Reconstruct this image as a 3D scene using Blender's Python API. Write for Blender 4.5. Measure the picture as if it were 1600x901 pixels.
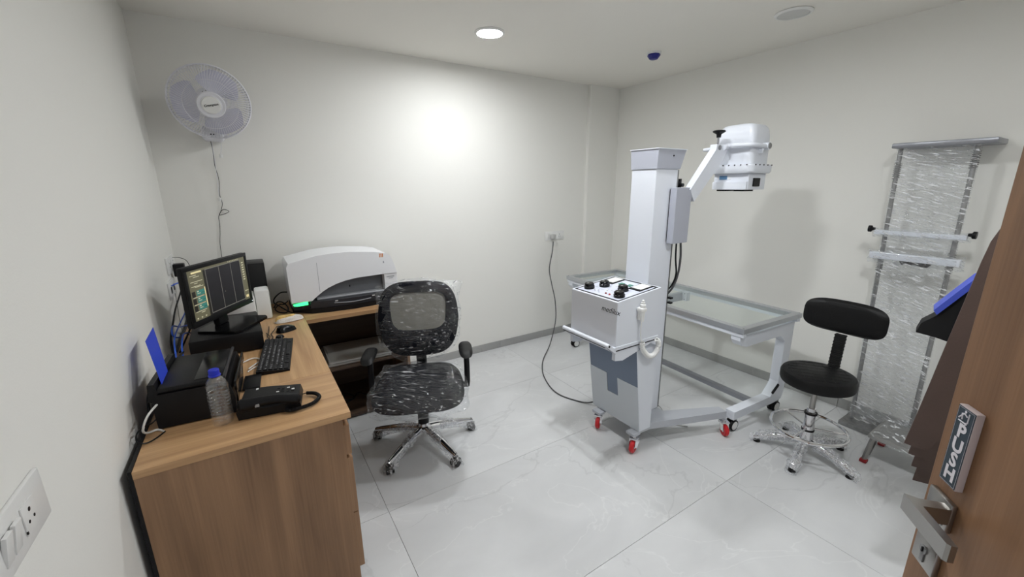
import bpy, bmesh, math, random
from mathutils import Vector, Matrix, noise
random.seed(7)
for _o in list(bpy.data.objects): bpy.data.objects.remove(_o)
SC = bpy.context.scene
COL = SC.collection
PI = math.pi
R = math.radians

# ------------------------------------------------------------------ camera
FPX = 641.218
yaw, pitch, roll = 0.56835, -0.24694, -0.00725
CAM = Vector((0.4193, -3.3268, 1.5825))
Fw = Vector((math.sin(yaw)*math.cos(pitch), math.cos(yaw)*math.cos(pitch), math.sin(pitch)))
Rt = Vector((math.cos(yaw), -math.sin(yaw), 0)); Up = Rt.cross(Fw)
Rt, Up = math.cos(roll)*Rt + math.sin(roll)*Up, -math.sin(roll)*Rt + math.cos(roll)*Up
cd = bpy.data.cameras.new('camera'); cam = bpy.data.objects.new('camera', cd); COL.objects.link(cam)
cd.sensor_width = 36; cd.sensor_fit = 'HORIZONTAL'; cd.lens = FPX/1600*36; cd.clip_start = 0.02; cd.clip_end = 50
M4 = Matrix((Rt, Up, -Fw)).transposed().to_4x4(); M4.translation = CAM
cam.matrix_world = M4
SC.camera = cam
# ------------------------------------------------------------------ world, exposure
wd = bpy.data.worlds.new('world'); SC.world = wd; wd.use_nodes = True
wd.node_tree.nodes['Background'].inputs[0].default_value = (0.75, 0.78, 0.85, 1)
wd.node_tree.nodes['Background'].inputs[1].default_value = 0.6
vs = SC.view_settings
vs.view_transform = 'Standard'; vs.look = 'None'; vs.gamma = 1; vs.exposure = 0.0; vs.use_curve_mapping = False
LAMP_POWER = 250.0                       # emission of every lit downlight's diffuser
W, H, YF = 3.868, 2.538, -3.78          # room: x 0..W, y YF..0, z 0..H
DT = 0.766                              # desk top height

# ------------------------------------------------------------------ materials
def lin(c):
    return tuple((x/255/12.92 if x/255 <= .04045 else ((x/255+.055)/1.055)**2.4) for x in c) + (1,)
MATS = {}
def mat(name, c, rough=.5, metal=0, spec=.5, bump=0, bscale=40, emit=0, var=0, vscale=6, coat=0, trans=0, ior=1.45, bstretch=None):
    if name in MATS: return MATS[name]
    m = bpy.data.materials.new(name); m.use_nodes = True
    nt = m.node_tree; b = nt.nodes['Principled BSDF']
    col = lin(c)
    b.inputs['Base Color'].default_value = col; b.inputs['Roughness'].default_value = rough
    b.inputs['Metallic'].default_value = metal; b.inputs['Specular IOR Level'].default_value = spec
    b.inputs['Coat Weight'].default_value = coat; b.inputs['Transmission Weight'].default_value = trans; b.inputs['IOR'].default_value = ior
    if emit:
        b.inputs['Emission Color'].default_value = col; b.inputs['Emission Strength'].default_value = emit
    tc = None
    if bump or var:
        tc = nt.nodes.new('ShaderNodeTexCoord')
    if var:
        n = nt.nodes.new('ShaderNodeTexNoise'); n.inputs['Scale'].default_value = vscale; n.inputs['Detail'].default_value = 5
        nt.links.new(tc.outputs['Object'], n.inputs['Vector'])
        r = nt.nodes.new('ShaderNodeValToRGB')
        r.color_ramp.elements[0].position = .3; r.color_ramp.elements[1].position = .7
        r.color_ramp.elements[0].color = tuple(x*(1-var) for x in col[:3])+(1,); r.color_ramp.elements[1].color = tuple(min(1, x*(1+var)) for x in col[:3])+(1,)
        nt.links.new(n.outputs['Fac'], r.inputs['Fac']); nt.links.new(r.outputs['Color'], b.inputs['Base Color'])
    if bump:
        n = nt.nodes.new('ShaderNodeTexNoise'); n.inputs['Scale'].default_value = bscale; n.inputs['Detail'].default_value = 4
        src = tc.outputs['Object']
        if bstretch:
            mp = nt.nodes.new('ShaderNodeMapping'); mp.inputs['Scale'].default_value = bstretch
            nt.links.new(src, mp.inputs['Vector']); src = mp.outputs['Vector']
        nt.links.new(src, n.inputs['Vector'])
        bp = nt.nodes.new('ShaderNodeBump'); bp.inputs['Strength'].default_value = bump; bp.inputs['Distance'].default_value = .01
        nt.links.new(n.outputs['Fac'], bp.inputs['Height']); nt.links.new(bp.outputs['Normal'], b.inputs['Normal'])
    MATS[name] = m
    return m
def wood(name, c1, c2, axis=1, rough=.42, sc=1.0):
    """laminate with long grain along the given axis"""
    if name in MATS: return MATS[name]
    m = bpy.data.materials.new(name); m.use_nodes = True; nt = m.node_tree; b = nt.nodes['Principled BSDF']
    N = nt.nodes.new; L = nt.links.new
    tc = N('ShaderNodeTexCoord')
    def noi(scale, stretch, detail, dist=0):
        mp = N('ShaderNodeMapping'); s = [1, 1, 1]; s[axis] = stretch
        mp.inputs['Scale'].default_value = s; L(tc.outputs['Object'], mp.inputs['Vector'])
        n = N('ShaderNodeTexNoise'); n.inputs['Scale'].default_value = scale; n.inputs['Detail'].default_value = detail; n.inputs['Distortion'].default_value = dist
        L(mp.outputs['Vector'], n.inputs['Vector']); return n
    big = noi(5*sc, .14, 2, .3)
    mul = N('ShaderNodeMath'); mul.operation = 'MULTIPLY'; mul.inputs[1].default_value = 11; L(big.outputs['Fac'], mul.inputs[0])
    fr = N('ShaderNodeMath'); fr.operation = 'PINGPONG'; fr.inputs[1].default_value = 1; L(mul.outputs[0], fr.inputs[0])
    fine = noi(140*sc, .025, 3)
    mid = noi(28*sc, .03, 3)
    mx = N('ShaderNodeMix'); mx.inputs[0].default_value = .62; L(fr.outputs[0], mx.inputs[2]); L(fine.outputs['Fac'], mx.inputs[3])
    mx2 = N('ShaderNodeMix'); mx2.inputs[0].default_value = .5; L(mx.outputs[0], mx2.inputs[2]); L(mid.outputs['Fac'], mx2.inputs[3])
    rp = N('ShaderNodeValToRGB'); rp.color_ramp.elements[0].position = .26; rp.color_ramp.elements[1].position = .68
    rp.color_ramp.elements[0].color = lin(c1); rp.color_ramp.elements[1].color = lin(c2)
    L(mx2.outputs[0], rp.inputs['Fac']); L(rp.outputs['Color'], b.inputs['Base Color'])
    b.inputs['Roughness'].default_value = rough
    bp = N('ShaderNodeBump'); bp.inputs['Strength'].default_value = .08; bp.inputs['Distance'].default_value = .004
    L(fine.outputs['Fac'], bp.inputs['Height']); L(bp.outputs['Normal'], b.inputs['Normal'])
    MATS[name] = m; return m
def film(name, haze=.04, stretch=(8, 8, 30), scale=3, strength=.8, rough=.12, gl=1.0, dist=.03, tint=(252, 253, 254), crease_glint=0, c0=.60, c1=.72, rot=(0, 0, 0)):
    """thin clear plastic film with creases and painted white glints"""
    if name in MATS: return MATS[name]
    m = bpy.data.materials.new(name); m.use_nodes = True; nt = m.node_tree
    N = nt.nodes.new; L = nt.links.new
    nt.nodes.remove(nt.nodes['Principled BSDF']); out = nt.nodes['Material Output']
    tc = N('ShaderNodeTexCoord'); mp = N('ShaderNodeMapping'); mp.inputs['Scale'].default_value = stretch
    mr = N('ShaderNodeMapping'); mr.inputs['Rotation'].default_value = rot
    L(tc.outputs['Object'], mr.inputs['Vector']); L(mr.outputs['Vector'], mp.inputs['Vector'])
    n = N('ShaderNodeTexNoise'); n.inputs['Scale'].default_value = scale; n.inputs['Detail'].default_value = 3; n.inputs['Distortion'].default_value = .6
    L(mp.outputs['Vector'], n.inputs['Vector'])
    bp = N('ShaderNodeBump'); bp.inputs['Strength'].default_value = strength; bp.inputs['Distance'].default_value = dist; L(n.outputs['Fac'], bp.inputs['Height'])
    g = N('ShaderNodeBsdfGlossy'); g.inputs['Roughness'].default_value = rough; g.inputs['Color'].default_value = (1, 1, 1, 1); L(bp.outputs['Normal'], g.inputs['Normal'])
    t = N('ShaderNodeBsdfTransparent'); t.inputs['Color'].default_value = lin(tint)
    d = N('ShaderNodeBsdfDiffuse'); d.inputs['Color'].default_value = (.85, .86, .88, 1)
    fr = N('ShaderNodeLayerWeight'); fr.inputs['Blend'].default_value = .5
    pw = N('ShaderNodeMath'); pw.operation = 'POWER'; pw.inputs[1].default_value = 4; L(fr.outputs['Facing'], pw.inputs[0])
    ml = N('ShaderNodeMath'); ml.operation = 'MULTIPLY_ADD'; ml.use_clamp = True; ml.inputs[1].default_value = .5*min(1, gl); ml.inputs[2].default_value = .05*gl; L(pw.outputs[0], ml.inputs[0])
    m1 = N('ShaderNodeMixShader'); m1.inputs[0].default_value = haze
    if crease_glint:
        cr = N('ShaderNodeMapRange'); cr.inputs['From Min'].default_value = c0; cr.inputs['From Max'].default_value = c1; cr.inputs['To Min'].default_value = haze; cr.inputs['To Max'].default_value = crease_glint  # glints painted as white streaks on the creases, whatever the lamp direction
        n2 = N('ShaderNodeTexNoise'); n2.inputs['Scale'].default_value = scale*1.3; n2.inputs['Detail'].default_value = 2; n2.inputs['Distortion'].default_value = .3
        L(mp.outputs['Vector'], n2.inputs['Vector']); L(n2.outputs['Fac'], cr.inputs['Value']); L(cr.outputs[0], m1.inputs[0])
    L(t.outputs[0], m1.inputs[1]); L(d.outputs[0], m1.inputs[2])
    m2 = N('ShaderNodeMixShader'); L(ml.outputs[0], m2.inputs[0]); L(m1.outputs[0], m2.inputs[1]); L(g.outputs[0], m2.inputs[2])
    L(m2.outputs[0], out.inputs['Surface'])
    MATS[name] = m; return m
def tilemat(name, c, vein, rough=.3):
    m = bpy.data.materials.new(name); m.use_nodes = True; nt = m.node_tree; b = nt.nodes['Principled BSDF']
    N = nt.nodes.new; L = nt.links.new
    tc = N('ShaderNodeTexCoord'); oi = N('ShaderNodeObjectInfo')
    ad = N('ShaderNodeVectorMath'); ad.operation = 'ADD'; L(tc.outputs['Object'], ad.inputs[0])
    cb = N('ShaderNodeCombineXYZ'); mu = N('ShaderNodeMath'); mu.operation = 'MULTIPLY'; mu.inputs[1].default_value = 9
    L(oi.outputs['Random'], mu.inputs[0]); L(mu.outputs[0], cb.inputs[0]); L(mu.outputs[0], cb.inputs[2]); L(cb.outputs[0], ad.inputs[1])
    mp = N('ShaderNodeMapping'); mp.inputs['Scale'].default_value = (1, 1.5, 1); mp.inputs['Rotation'].default_value = (0, 0, .5); L(ad.outputs[0], mp.inputs['Vector'])
    def noi(s, d, di=0):
        n = N('ShaderNodeTexNoise'); n.inputs['Scale'].default_value = s; n.inputs['Detail'].default_value = d; n.inputs['Distortion'].default_value = di
        L(mp.outputs['Vector'], n.inputs['Vector']); return n
    a = noi(1.6, 6, .8); v = noi(1.1, 5, 1.2); f = noi(14, 4)
    base = N('ShaderNodeValToRGB'); cl = lin(c)
    base.color_ramp.elements[0].position = .3; base.color_ramp.elements[1].position = .7
    base.color_ramp.elements[0].color = tuple(x*.90 for x in cl[:3])+(1,); base.color_ramp.elements[1].color = tuple(min(1, x*1.07) for x in cl[:3])+(1,)
    L(a.outputs['Fac'], base.inputs['Fac'])
    vr = N('ShaderNodeValToRGB'); e = vr.color_ramp.elements
    e[0].position = .494; e[0].color = (0, 0, 0, 1); e[1].position = .5; e[1].color = (1, 1, 1, 1); k = e.new(.506); k.color = (0, 0, 0, 1)
    L(v.outputs['Fac'], vr.inputs['Fac'])
    mk = N('ShaderNodeMath'); mk.operation = 'MULTIPLY'; L(vr.outputs['Color'], mk.inputs[0]); L(f.outputs['Fac'], mk.inputs[1])
    mk2 = N('ShaderNodeMath'); mk2.operation = 'MULTIPLY'; mk2.inputs[1].default_value = .50; L(mk.outputs[0], mk2.inputs[0])
    mx = N('ShaderNodeMix'); mx.data_type = 'RGBA'; L(mk2.outputs[0], mx.inputs[0]); L(base.outputs['Color'], mx.inputs[6]); mx.inputs[7].default_value = lin(vein)
    dv = noi(.55, 6, .5); dr_ = N('ShaderNodeValToRGB'); e = dr_.color_ramp.elements
    e[0].position = .4585; e[0].color = (1, 1, 1, 1); e[1].position = .460; e[1].color = (.62, .62, .62, 1); k = e.new(.4615); k.color = (1, 1, 1, 1)
    L(dv.outputs['Fac'], dr_.inputs['Fac'])
    dm = N('ShaderNodeMix'); dm.data_type = 'RGBA'; dm.blend_type = 'MULTIPLY'; dm.inputs[0].default_value = .8; L(mx.outputs[2], dm.inputs[6]); L(dr_.outputs['Color'], dm.inputs[7])
    L(dm.outputs[2], b.inputs['Base Color']); b.inputs['Roughness'].default_value = rough; b.inputs['Specular IOR Level'].default_value = .4
    MATS[name] = m; return m

M_WALL = mat('wall_paint', (237, 236, 231), .75, spec=.2, bump=.05, bscale=160)
M_CEIL = mat('ceiling_paint', (240, 237, 230), .8, spec=.2)
M_TILE = tilemat('floor_tile', (211, 212, 213), (240, 241, 241), .28)
M_SKIRT = tilemat('skirting_tile', (166, 166, 164), (188, 188, 188), .45)
M_GROUT = mat('grout', (128, 128, 126), .9)
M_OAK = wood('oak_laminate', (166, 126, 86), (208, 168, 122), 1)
M_OAKV = wood('oak_laminate_upright_shaded', (116, 87, 62), (160, 124, 92), 2)  # same laminate as the tops, darkened for the shade on upright faces
M_OAKX = wood('oak_laminate_cross', (162, 123, 85), (205, 165, 121), 0)
M_DOOR = wood('door_veneer', (120, 86, 59), (154, 115, 83), 2, .5, 1.2)
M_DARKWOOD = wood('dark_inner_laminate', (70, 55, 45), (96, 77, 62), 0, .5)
M_BLACK = mat('black_plastic', (19, 19, 21), .42, spec=.28, bump=.03, bscale=300)
M_BLACKG = mat('black_gloss', (13, 13, 15), .2, spec=.35)
M_RUBBER = mat('black_rubber', (20, 20, 20), .8)
M_WHITEP = mat('white_plastic', (232, 232, 230), .35)
M_POWDER = mat('white_powder_coat', (226, 230, 238), .32, coat=.15)
M_POWDERG = mat('pale_grey_powder_coat', (176, 179, 190), .4)
M_GREYM = mat('grey_paint', (150, 153, 160), .45)
M_RAIL = mat('rail_grey', (186, 189, 196), .4)
M_SILV = mat('silver_front_panel', (218, 219, 224), .4, bump=.03, bscale=250)
M_CHROME = mat('chrome', (225, 225, 228), .08, metal=1)
M_STEEL = mat('brushed_steel', (168, 166, 163), .3, metal=1, bump=.05, bscale=60, bstretch=(1, 1, 30))
M_ALU = mat('aluminium', (196, 199, 203), .35, metal=.8)
M_DULL = mat('dull_steel', (150, 150, 150), .4, metal=.9, var=.15, vscale=40)
M_RED = mat('red_wheel', (196, 34, 42), .35)
M_REDR = mat('red_rubber', (140, 30, 34), .6)
M_BLUE = mat('blue_plastic_sheet', (38, 66, 205), .35)
M_BLUECAP = mat('blue_cap', (30, 48, 190), .4)
M_NAVY = mat('navy_dust_cap', (28, 30, 120), .4)
M_ETH = mat('blue_cable', (52, 96, 205), .45)
M_FOAM = mat('polystyrene', (236, 236, 234), .85, bump=.12, bscale=180)
M_FABRIC = mat('black_mesh_fabric', (16, 17, 24), .85, spec=.15, bump=.25, bscale=500)
M_VINYL = mat('black_vinyl', (17, 17, 18), .45, spec=.3, bump=.12, bscale=220)
M_APRON = mat('brown_vinyl', (80, 64, 58), .6, bump=.1, bscale=140, var=.1)
M_APRONIN = mat('black_lining', (17, 17, 19), .7)
M_APRONB = mat('blue_vinyl', (74, 92, 200), .5)
M_GLASS = film('clear_glass', .008, (1, 1, 1), 1, 0, .02, .5, 0, (250, 253, 252))
M_WRAP = film('stretch_film', .05, (8, 6, 46), 2.2, 1.0, .09, 1.3, .014, crease_glint=.95, c0=.585, c1=.66, rot=(R(-16), 0, 0))
M_BAG = film('polythene_bag', .015, (4, 30, 30), 2.2, 1.0, .08, .8, .012, crease_glint=.55, c0=.60, c1=.74, rot=(R(10), 0, R(20)))
M_BUBBLE = film('bubble_wrap', .10, (60, 60, 60), 1.4, 1.0, .12, 1.6, .006, crease_glint=.60, c0=.46, c1=.66)
M_CORD = mat('grey_cord', (84, 84, 86), .6)
M_WCORD = mat('white_cord', (226, 226, 222), .5)
M_SIGN = mat('slate_blue_sign', (52, 66, 78), .45)
M_CLOTHY = mat('yellow_cloth', (226, 190, 120), .9, bump=.5, bscale=90, var=.25, vscale=30)
M_CLOTHW = mat('white_cloth', (226, 220, 212), .9, bump=.5, bscale=120)

# ------------------------------------------------------------------ mesh builder
def frame_to(d):
    d = Vector(d).normalized()
    a = Vector((0, 0, 1)) if abs(d.z) < .95 else Vector((1, 0, 0))
    x = a.cross(d).normalized(); return x, d.cross(x).normalized(), d
class MB:
    def __init__(s): s.v = []; s.f = []; s.mi = []; s.T = None
    def add(s, vs, fs, mi=0):
        o = len(s.v)
        if s.T is not None: vs = [s.T @ Vector(v) for v in vs]
        s.v += [tuple(v) for v in vs]; s.f += [tuple(i+o for i in f) for f in fs]; s.mi += [mi]*len(fs); return s
    def box(s, c, size, rz=0, bev=0, mi=0, rx=0, ry=0, seg=2):
        hx, hy, hz = size[0]/2, size[1]/2, size[2]/2
        rot = Matrix.Rotation(rz, 3, 'Z') @ Matrix.Rotation(ry, 3, 'Y') @ Matrix.Rotation(rx, 3, 'X'); c = Vector(c)
        if bev:
            bm = bmesh.new(); bmesh.ops.create_cube(bm, size=1)
            for v in bm.verts: v.co = Vector((v.co.x*size[0], v.co.y*size[1], v.co.z*size[2]))
            bmesh.ops.bevel(bm, geom=list(bm.edges), offset=min(bev, min(size)*.49), segments=seg, affect='EDGES', profile=.5)
            bm.verts.index_update()
            s.add([c + rot @ v.co for v in bm.verts], [[v.index for v in f.verts] for f in bm.faces], mi); bm.free(); return s
        vs = [c + rot @ Vector((x*hx, y*hy, z*hz)) for x in (-1, 1) for y in (-1, 1) for z in (-1, 1)]
        return s.add(vs, [(0, 1, 3, 2), (4, 6, 7, 5), (0, 4, 5, 1), (2, 3, 7, 6), (0, 2, 6, 4), (1, 5, 7, 3)], mi)
    def bb(s, a, b, bev=0, mi=0):       # box from two corners
        return s.box([(a[i]+b[i])/2 for i in range(3)], [abs(b[i]-a[i]) for i in range(3)], bev=bev, mi=mi)
    def cyl(s, p0, p1, r0, r1=None, n=16, mi=0):
        r1 = r0 if r1 is None else r1; p0 = Vector(p0); p1 = Vector(p1); x, y, d = frame_to(p1-p0)
        vs = [p + (x*math.cos(2*PI*i/n) + y*math.sin(2*PI*i/n))*r for p, r in ((p0, r0), (p1, r1)) for i in range(n)]
        return s.add(vs, [(i, (i+1) % n, n+(i+1) % n, n+i) for i in range(n)] + [tuple(range(n-1, -1, -1)), tuple(range(n, 2*n))], mi)
    def tube(s, pts, r, n=8, closed=False, mi=0):
        pts = [Vector(p) for p in pts]; m = len(pts); rr = r if isinstance(r, (list, tuple)) else [r]*m
        vs = []; x = None
        for k, p in enumerate(pts):
            a = pts[(k-1) % m] if (closed or k > 0) else p; b = pts[(k+1) % m] if (closed or k < m-1) else p
            d = (b-a).normalized()
            if x is None: x, y, _ = frame_to(d)
            else: x = (x - d*x.dot(d)).normalized(); y = d.cross(x)
            vs += [p + (x*math.cos(2*PI*i/n)+y*math.sin(2*PI*i/n))*rr[k] for i in range(n)]
        fs = []
        for k in range(m if closed else m-1):
            q = (k+1) % m
            fs += [(k*n+i, k*n+(i+1) % n, q*n+(i+1) % n, q*n+i) for i in range(n)]
        if not closed: fs += [tuple(range(n-1, -1, -1)), tuple((m-1)*n+i for i in range(n))]
        return s.add(vs, fs, mi)
    def lathe(s, prof, c=(0, 0, 0), axis=(0, 0, 1), n=24, mi=0, ring=False):
        c = Vector(c); x, y, d = frame_to(axis); vs = []
        for r, z in prof: vs += [c + d*z + (x*math.cos(2*PI*i/n)+y*math.sin(2*PI*i/n))*max(r, 1e-5) for i in range(n)]
        fs = [(k*n+i, k*n+(i+1) % n, (k+1)*n+(i+1) % n, (k+1)*n+i) for k in range(len(prof)-1) for i in range(n)]
        if ring: fs += [((len(prof)-1)*n+i, (len(prof)-1)*n+(i+1) % n, (i+1) % n, i) for i in range(n)]
        else: fs += [tuple(range(n-1, -1, -1)), tuple((len(prof)-1)*n+i for i in range(n))]
        return s.add(vs, fs, mi)
    def prism(s, poly, ax, c0, c1, mi=0):   # ax: axis extruded along; poly in the other two (in xyz order)
        def P(a, b, c): return {'x': (c, a, b), 'y': (a, c, b), 'z': (a, b, c)}[ax]
        n = len(poly); vs = [P(a, b, c0) for a, b in poly] + [P(a, b, c1) for a, b in poly]
        return s.add(vs, [tuple(range(n-1, -1, -1)), tuple(range(n, 2*n))] + [(i, (i+1) % n, n+(i+1) % n, n+i) for i in range(n)], mi)
    def grid(s, fn, nu, nv, mi=0, closeu=False):
        vs = [fn(i/(nu if closeu else nu-1), j/(nv-1)) for j in range(nv) for i in range(nu)]
        fs = [(j*nu+i, j*nu+(i+1) % nu, (j+1)*nu+(i+1) % nu, (j+1)*nu+i) for j in range(nv-1) for i in range(nu if closeu else nu-1)]
        return s.add(vs, fs, mi)
    def pillow(s, out, fz, bz, n=48, m=8, warp=None, p=.45, mi=0):
        """closed cushion: out(angle)->(a,b) outline, fz / bz the front and back bulge; warp maps (a,b,c)->xyz"""
        warp = warp or (lambda a, b, c: (a, b, c)); vs = []; fs = []
        rows = [(k/m, 1) for k in range(1, m+1)] + [(k/m, -1) for k in range(m-1, 0, -1)]
        for r, sg in rows:
            h = (max(0, 1-r**3))**p; h = h*fz if sg > 0 else -h*bz
            for i in range(n):
                a, b = out(2*PI*i/n); vs.append(warp(a*r, b*r, h))
        k = len(rows); vs.append(warp(0, 0, fz)); vs.append(warp(0, 0, -bz))
        for j in range(k-1): fs += [(j*n+i, j*n+(i+1) % n, (j+1)*n+(i+1) % n, (j+1)*n+i) for i in range(n)]
        fs += [((i+1) % n, i, k*n) for i in range(n)] + [((k-1)*n+i, (k-1)*n+(i+1) % n, k*n+1) for i in range(n)]
        return s.add(vs, fs, mi)
    def build(s, name, m, parent=None, smooth=35, off=(0, 0, 0), keep=False):
        me = bpy.data.meshes.new(name); o = Vector(off)
        me.from_pydata([tuple(Vector(v)-o) for v in s.v], [], s.f)
        for k in (m if isinstance(m, (list, tuple)) else [m]): me.materials.append(k)
        me.polygons.foreach_set('material_index', s.mi)
        if not keep:
            bm = bmesh.new(); bm.from_mesh(me); bmesh.ops.recalc_face_normals(bm, faces=bm.faces); bm.to_mesh(me); bm.free()
        if smooth:
            me.shade_smooth(); me.set_sharp_from_angle(angle=R(smooth))
        ob = bpy.data.objects.new(name, me); COL.objects.link(ob)
        if parent is not None: ob.parent = parent
        return ob
def superell(a, b, e=4, cx=0, cy=0):
    def f(t):
        c, s_ = math.cos(t), math.sin(t)
        return (cx+a*math.copysign(abs(c)**(2/e), c), cy+b*math.copysign(abs(s_)**(2/e), s_))
    return f
def spline(pts, k=8, closed=False):
    P = [Vector(p) for p in pts]; n = len(P); out = []
    for i in range(n if closed else n-1):
        if closed: a, b, c, d = P[(i-1) % n], P[i], P[(i+1) % n], P[(i+2) % n]
        else: a, b, c, d = P[max(i-1, 0)], P[i], P[i+1], P[min(i+2, n-1)]
        for j in range(k):
            t = j/k
            out.append(.5*((2*b)+(c-a)*t+(2*a-5*b+4*c-d)*t*t+(3*b-a-3*c+d)*t**3))
    if not closed: out.append(P[-1])
    return out
def coil(path, r, turns, k=10):
    """helix wound round a path"""
    P = spline(path, 12); L = [0]
    for i in range(1, len(P)): L.append(L[-1]+(P[i]-P[i-1]).length)
    out = []; n = turns*k; j = 0
    for i in range(n+1):
        d = L[-1]*i/n
        while j < len(L)-2 and L[j+1] < d: j += 1
        t = (d-L[j])/max(1e-9, L[j+1]-L[j]); p = P[j].lerp(P[j+1], t); x, y, _ = frame_to(P[j+1]-P[j])
        a = 2*PI*i/k; out.append(p+(x*math.cos(a)+y*math.sin(a))*r)
    return out
def tag(o, label=None, cat=None, group=None, kind=None):
    if label: o['label'] = label
    if cat: o['category'] = cat
    if group: o['group'] = group
    if kind: o['kind'] = kind
    return o
def thing(name, label, cat, loc=(0, 0, 0), rz=0, group=None):
    o = bpy.data.objects.new(name, None); o.empty_display_size = .1; COL.objects.link(o)
    o.location = loc; o.rotation_euler = (0, 0, rz)
    return tag(o, label, cat, group)
def struct(name, mb, m, label=None, smooth=0):
    o = mb.build(name, m, None, smooth); return tag(o, label, None, None, 'structure')
def text_mesh(name, body, size, m, parent, origin, xdir, ydir, ext=.0006, shear=0, bold=0, align='LEFT', label=None):
    cu = bpy.data.curves.new(name, 'FONT'); cu.body = body; cu.size = size; cu.extrude = ext; cu.shear = shear; cu.offset = bold; cu.align_x = align; cu.resolution_u = 3
    ob = bpy.data.objects.new(name, cu); COL.objects.link(ob)
    dg = bpy.context.evaluated_depsgraph_get(); me = bpy.data.meshes.new_from_object(ob.evaluated_get(dg))
    bpy.data.objects.remove(ob)
    x = Vector(xdir).normalized(); y = Vector(ydir).normalized(); z = x.cross(y)
    T = Matrix((x, y, z)).transposed().to_4x4(); T.translation = Vector(origin)
    me.transform(T); me.materials.clear(); me.materials.append(m)
    o = bpy.data.objects.new(name, me); COL.objects.link(o); o.parent = parent
    if label: o['label'] = label
    return o
def copy_tree(o, parent=None):
    c = o.copy(); COL.objects.link(c); c.parent = parent
    for ch in list(o.children): copy_tree(ch, c)
    return c
def wob(p, f=6, a=.006, seed=0):
    v = Vector(p)*f + Vector((seed*3.1, seed*1.7, seed)); return noise.noise_vector(v)*a

# ================================================================== THE ROOM
fl = struct('floor', MB().bb((-.12, YF-.1, -.06), (W+.12, .12, -.010)), M_GROUT, 'pale grey floor of large veined rectangular tiles')
JX = [-.805, .819, 2.443, 4.067]; JY = [-3.925, -3.130, -2.335, -1.540, -.745, .05]
tile_cache = {}
for i in range(3):
    for j in range(5):
        x0, x1 = max(JX[i], 0), min(JX[i+1], W); y0, y1 = max(JY[j], YF), min(JY[j+1], 0)
        key = (round(x1-x0, 3), round(y1-y0, 3))
        if key not in tile_cache:
            o = MB().box((0, 0, -.006), (key[0]-.0016, key[1]-.0016, .012), bev=.0006).build('floor_tile', M_TILE, fl, 0); tile_cache[key] = o
        else:
            o = tile_cache[key].copy(); COL.objects.link(o)
        o.location = ((x0+x1)/2, (y0+y1)/2, 0); o.name = 'tile'
struct('wall_back', MB().bb((-.12, 0, -.01), (W+.12, .12, H+.1)), M_WALL, 'cream painted wall behind the wall fan and the desk')
struct('wall_left', MB().bb((-.12, YF-.1, -.01), (0, 0, H+.1)), M_WALL, 'cream painted wall along the long desk')
struct('wall_right', MB().bb((W, YF-.1, -.01), (W+.12, 0, H+.1)), M_WALL, 'cream painted wall behind the glass topped table')
wf = MB().bb((.86, YF-.12, -.01), (W, YF, H)).bb((0, YF-.12, 2.12), (.86, YF, H))
struct('wall_front', wf, M_WALL, 'cream painted wall with the doorway')
struct('ceiling', MB().bb((-.12, YF-.1, H), (W+.12, .12, H+.1)), M_CEIL, 'plain off-white ceiling with round downlights')
struct('wall_corner', MB().bb((3.457, -.04, 0), (W, 0, H)), M_WALL, 'shallow cream pilaster in the far corner')
def skirt(name, label, pieces):
    r = bpy.data.objects.new(name, None); COL.objects.link(r); r['kind'] = 'structure'; r['label'] = label
    for a, b in pieces: MB().bb(a, b, bev=.0015).build('tile', M_SKIRT, r, 0)
SK = .072; g = .0015
skirt('baseboard_back', 'grey tiled skirting below the back wall', [((.69, -.010, .0005), (.79-g, -.0002, SK)), ((.79, -.010, .0005), (2.39-g, -.0002, SK)), ((2.39+g, -.010, .0005), (3.447, -.0002, SK)), ((3.4475, -.05, .0005), (W-.0105, -.0402, SK))])
skirt('baseboard_right', 'grey tiled skirting below the right wall', [((W-.010, -.732+g, .0005), (W-.0002, -.0505, SK)), ((W-.010, -2.332+g, .0005), (W-.0002, -.732-g, SK)), ((W-.010, YF+.02, .0005), (W-.0002, -2.332-g, SK))])
skirt('baseboard_left', 'grey tiled skirting below the left wall', [((.0002, -3.7, .0005), (.010, -1.6, SK))])

# ---- ceiling fittings
M_LAMP = bpy.data.materials.new('lit_diffuser'); M_LAMP.use_nodes = True
_b = M_LAMP.node_tree.nodes['Principled BSDF']; _b.inputs['Base Color'].default_value = (.9, .9, .9, 1)
_b.inputs['Emission Color'].default_value = (.975, 1, 1.02, 1); _b.inputs['Emission Strength'].default_value = LAMP_POWER
M_OFF = mat('unlit_diffuser', (206, 206, 204), .4)
def downlight(x, y, lit, label, r=.082):
    t = thing('ceiling_light', label, 'ceiling light', (x, y, H), 0, 'round downlights')
    MB().lathe([(r, -.0005), (r+.014, -.0005), (r+.016, -.004), (r+.010, -.010), (r, -.012), (r-.002, -.008)], n=40, ring=True).build('rim', M_WHITEP, t)
    MB().lathe([(.001, -.0075), (r-.003, -.0075), (r-.003, -.003), (.001, -.003)], n=40).build('diffuser', M_LAMP if lit else M_OFF, t)
    return t
downlight(1.904, -.757, True, 'glowing round downlight above the back wall')
downlight(3.253, -1.942, False, 'unlit round downlight above the x-ray head')
downlight(1.904, -3.127, True, 'added unseen fill downlight near the doorway')  # extra fill lamp, added out of view to brighten the near half
downlight(1.904, -1.942, True, 'glowing round downlight over the middle of the floor')
t = thing('smoke_detector', 'small smoke detector under a dark blue dust cap on ceiling', 'detector', (3.166, -1.029, H))
MB().lathe([(.001, 0), (.052, -.0003), (.052, -.010), (.045, -.014), (.001, -.014)], n=32).build('base', M_WHITEP, t)
MB().lathe([(.001, -.0142), (.046, -.0142), (.047, -.024), (.030, -.046), (.022, -.049), (.001, -.050)], n=10).build('dust_cap', M_NAVY, t, 20)

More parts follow.
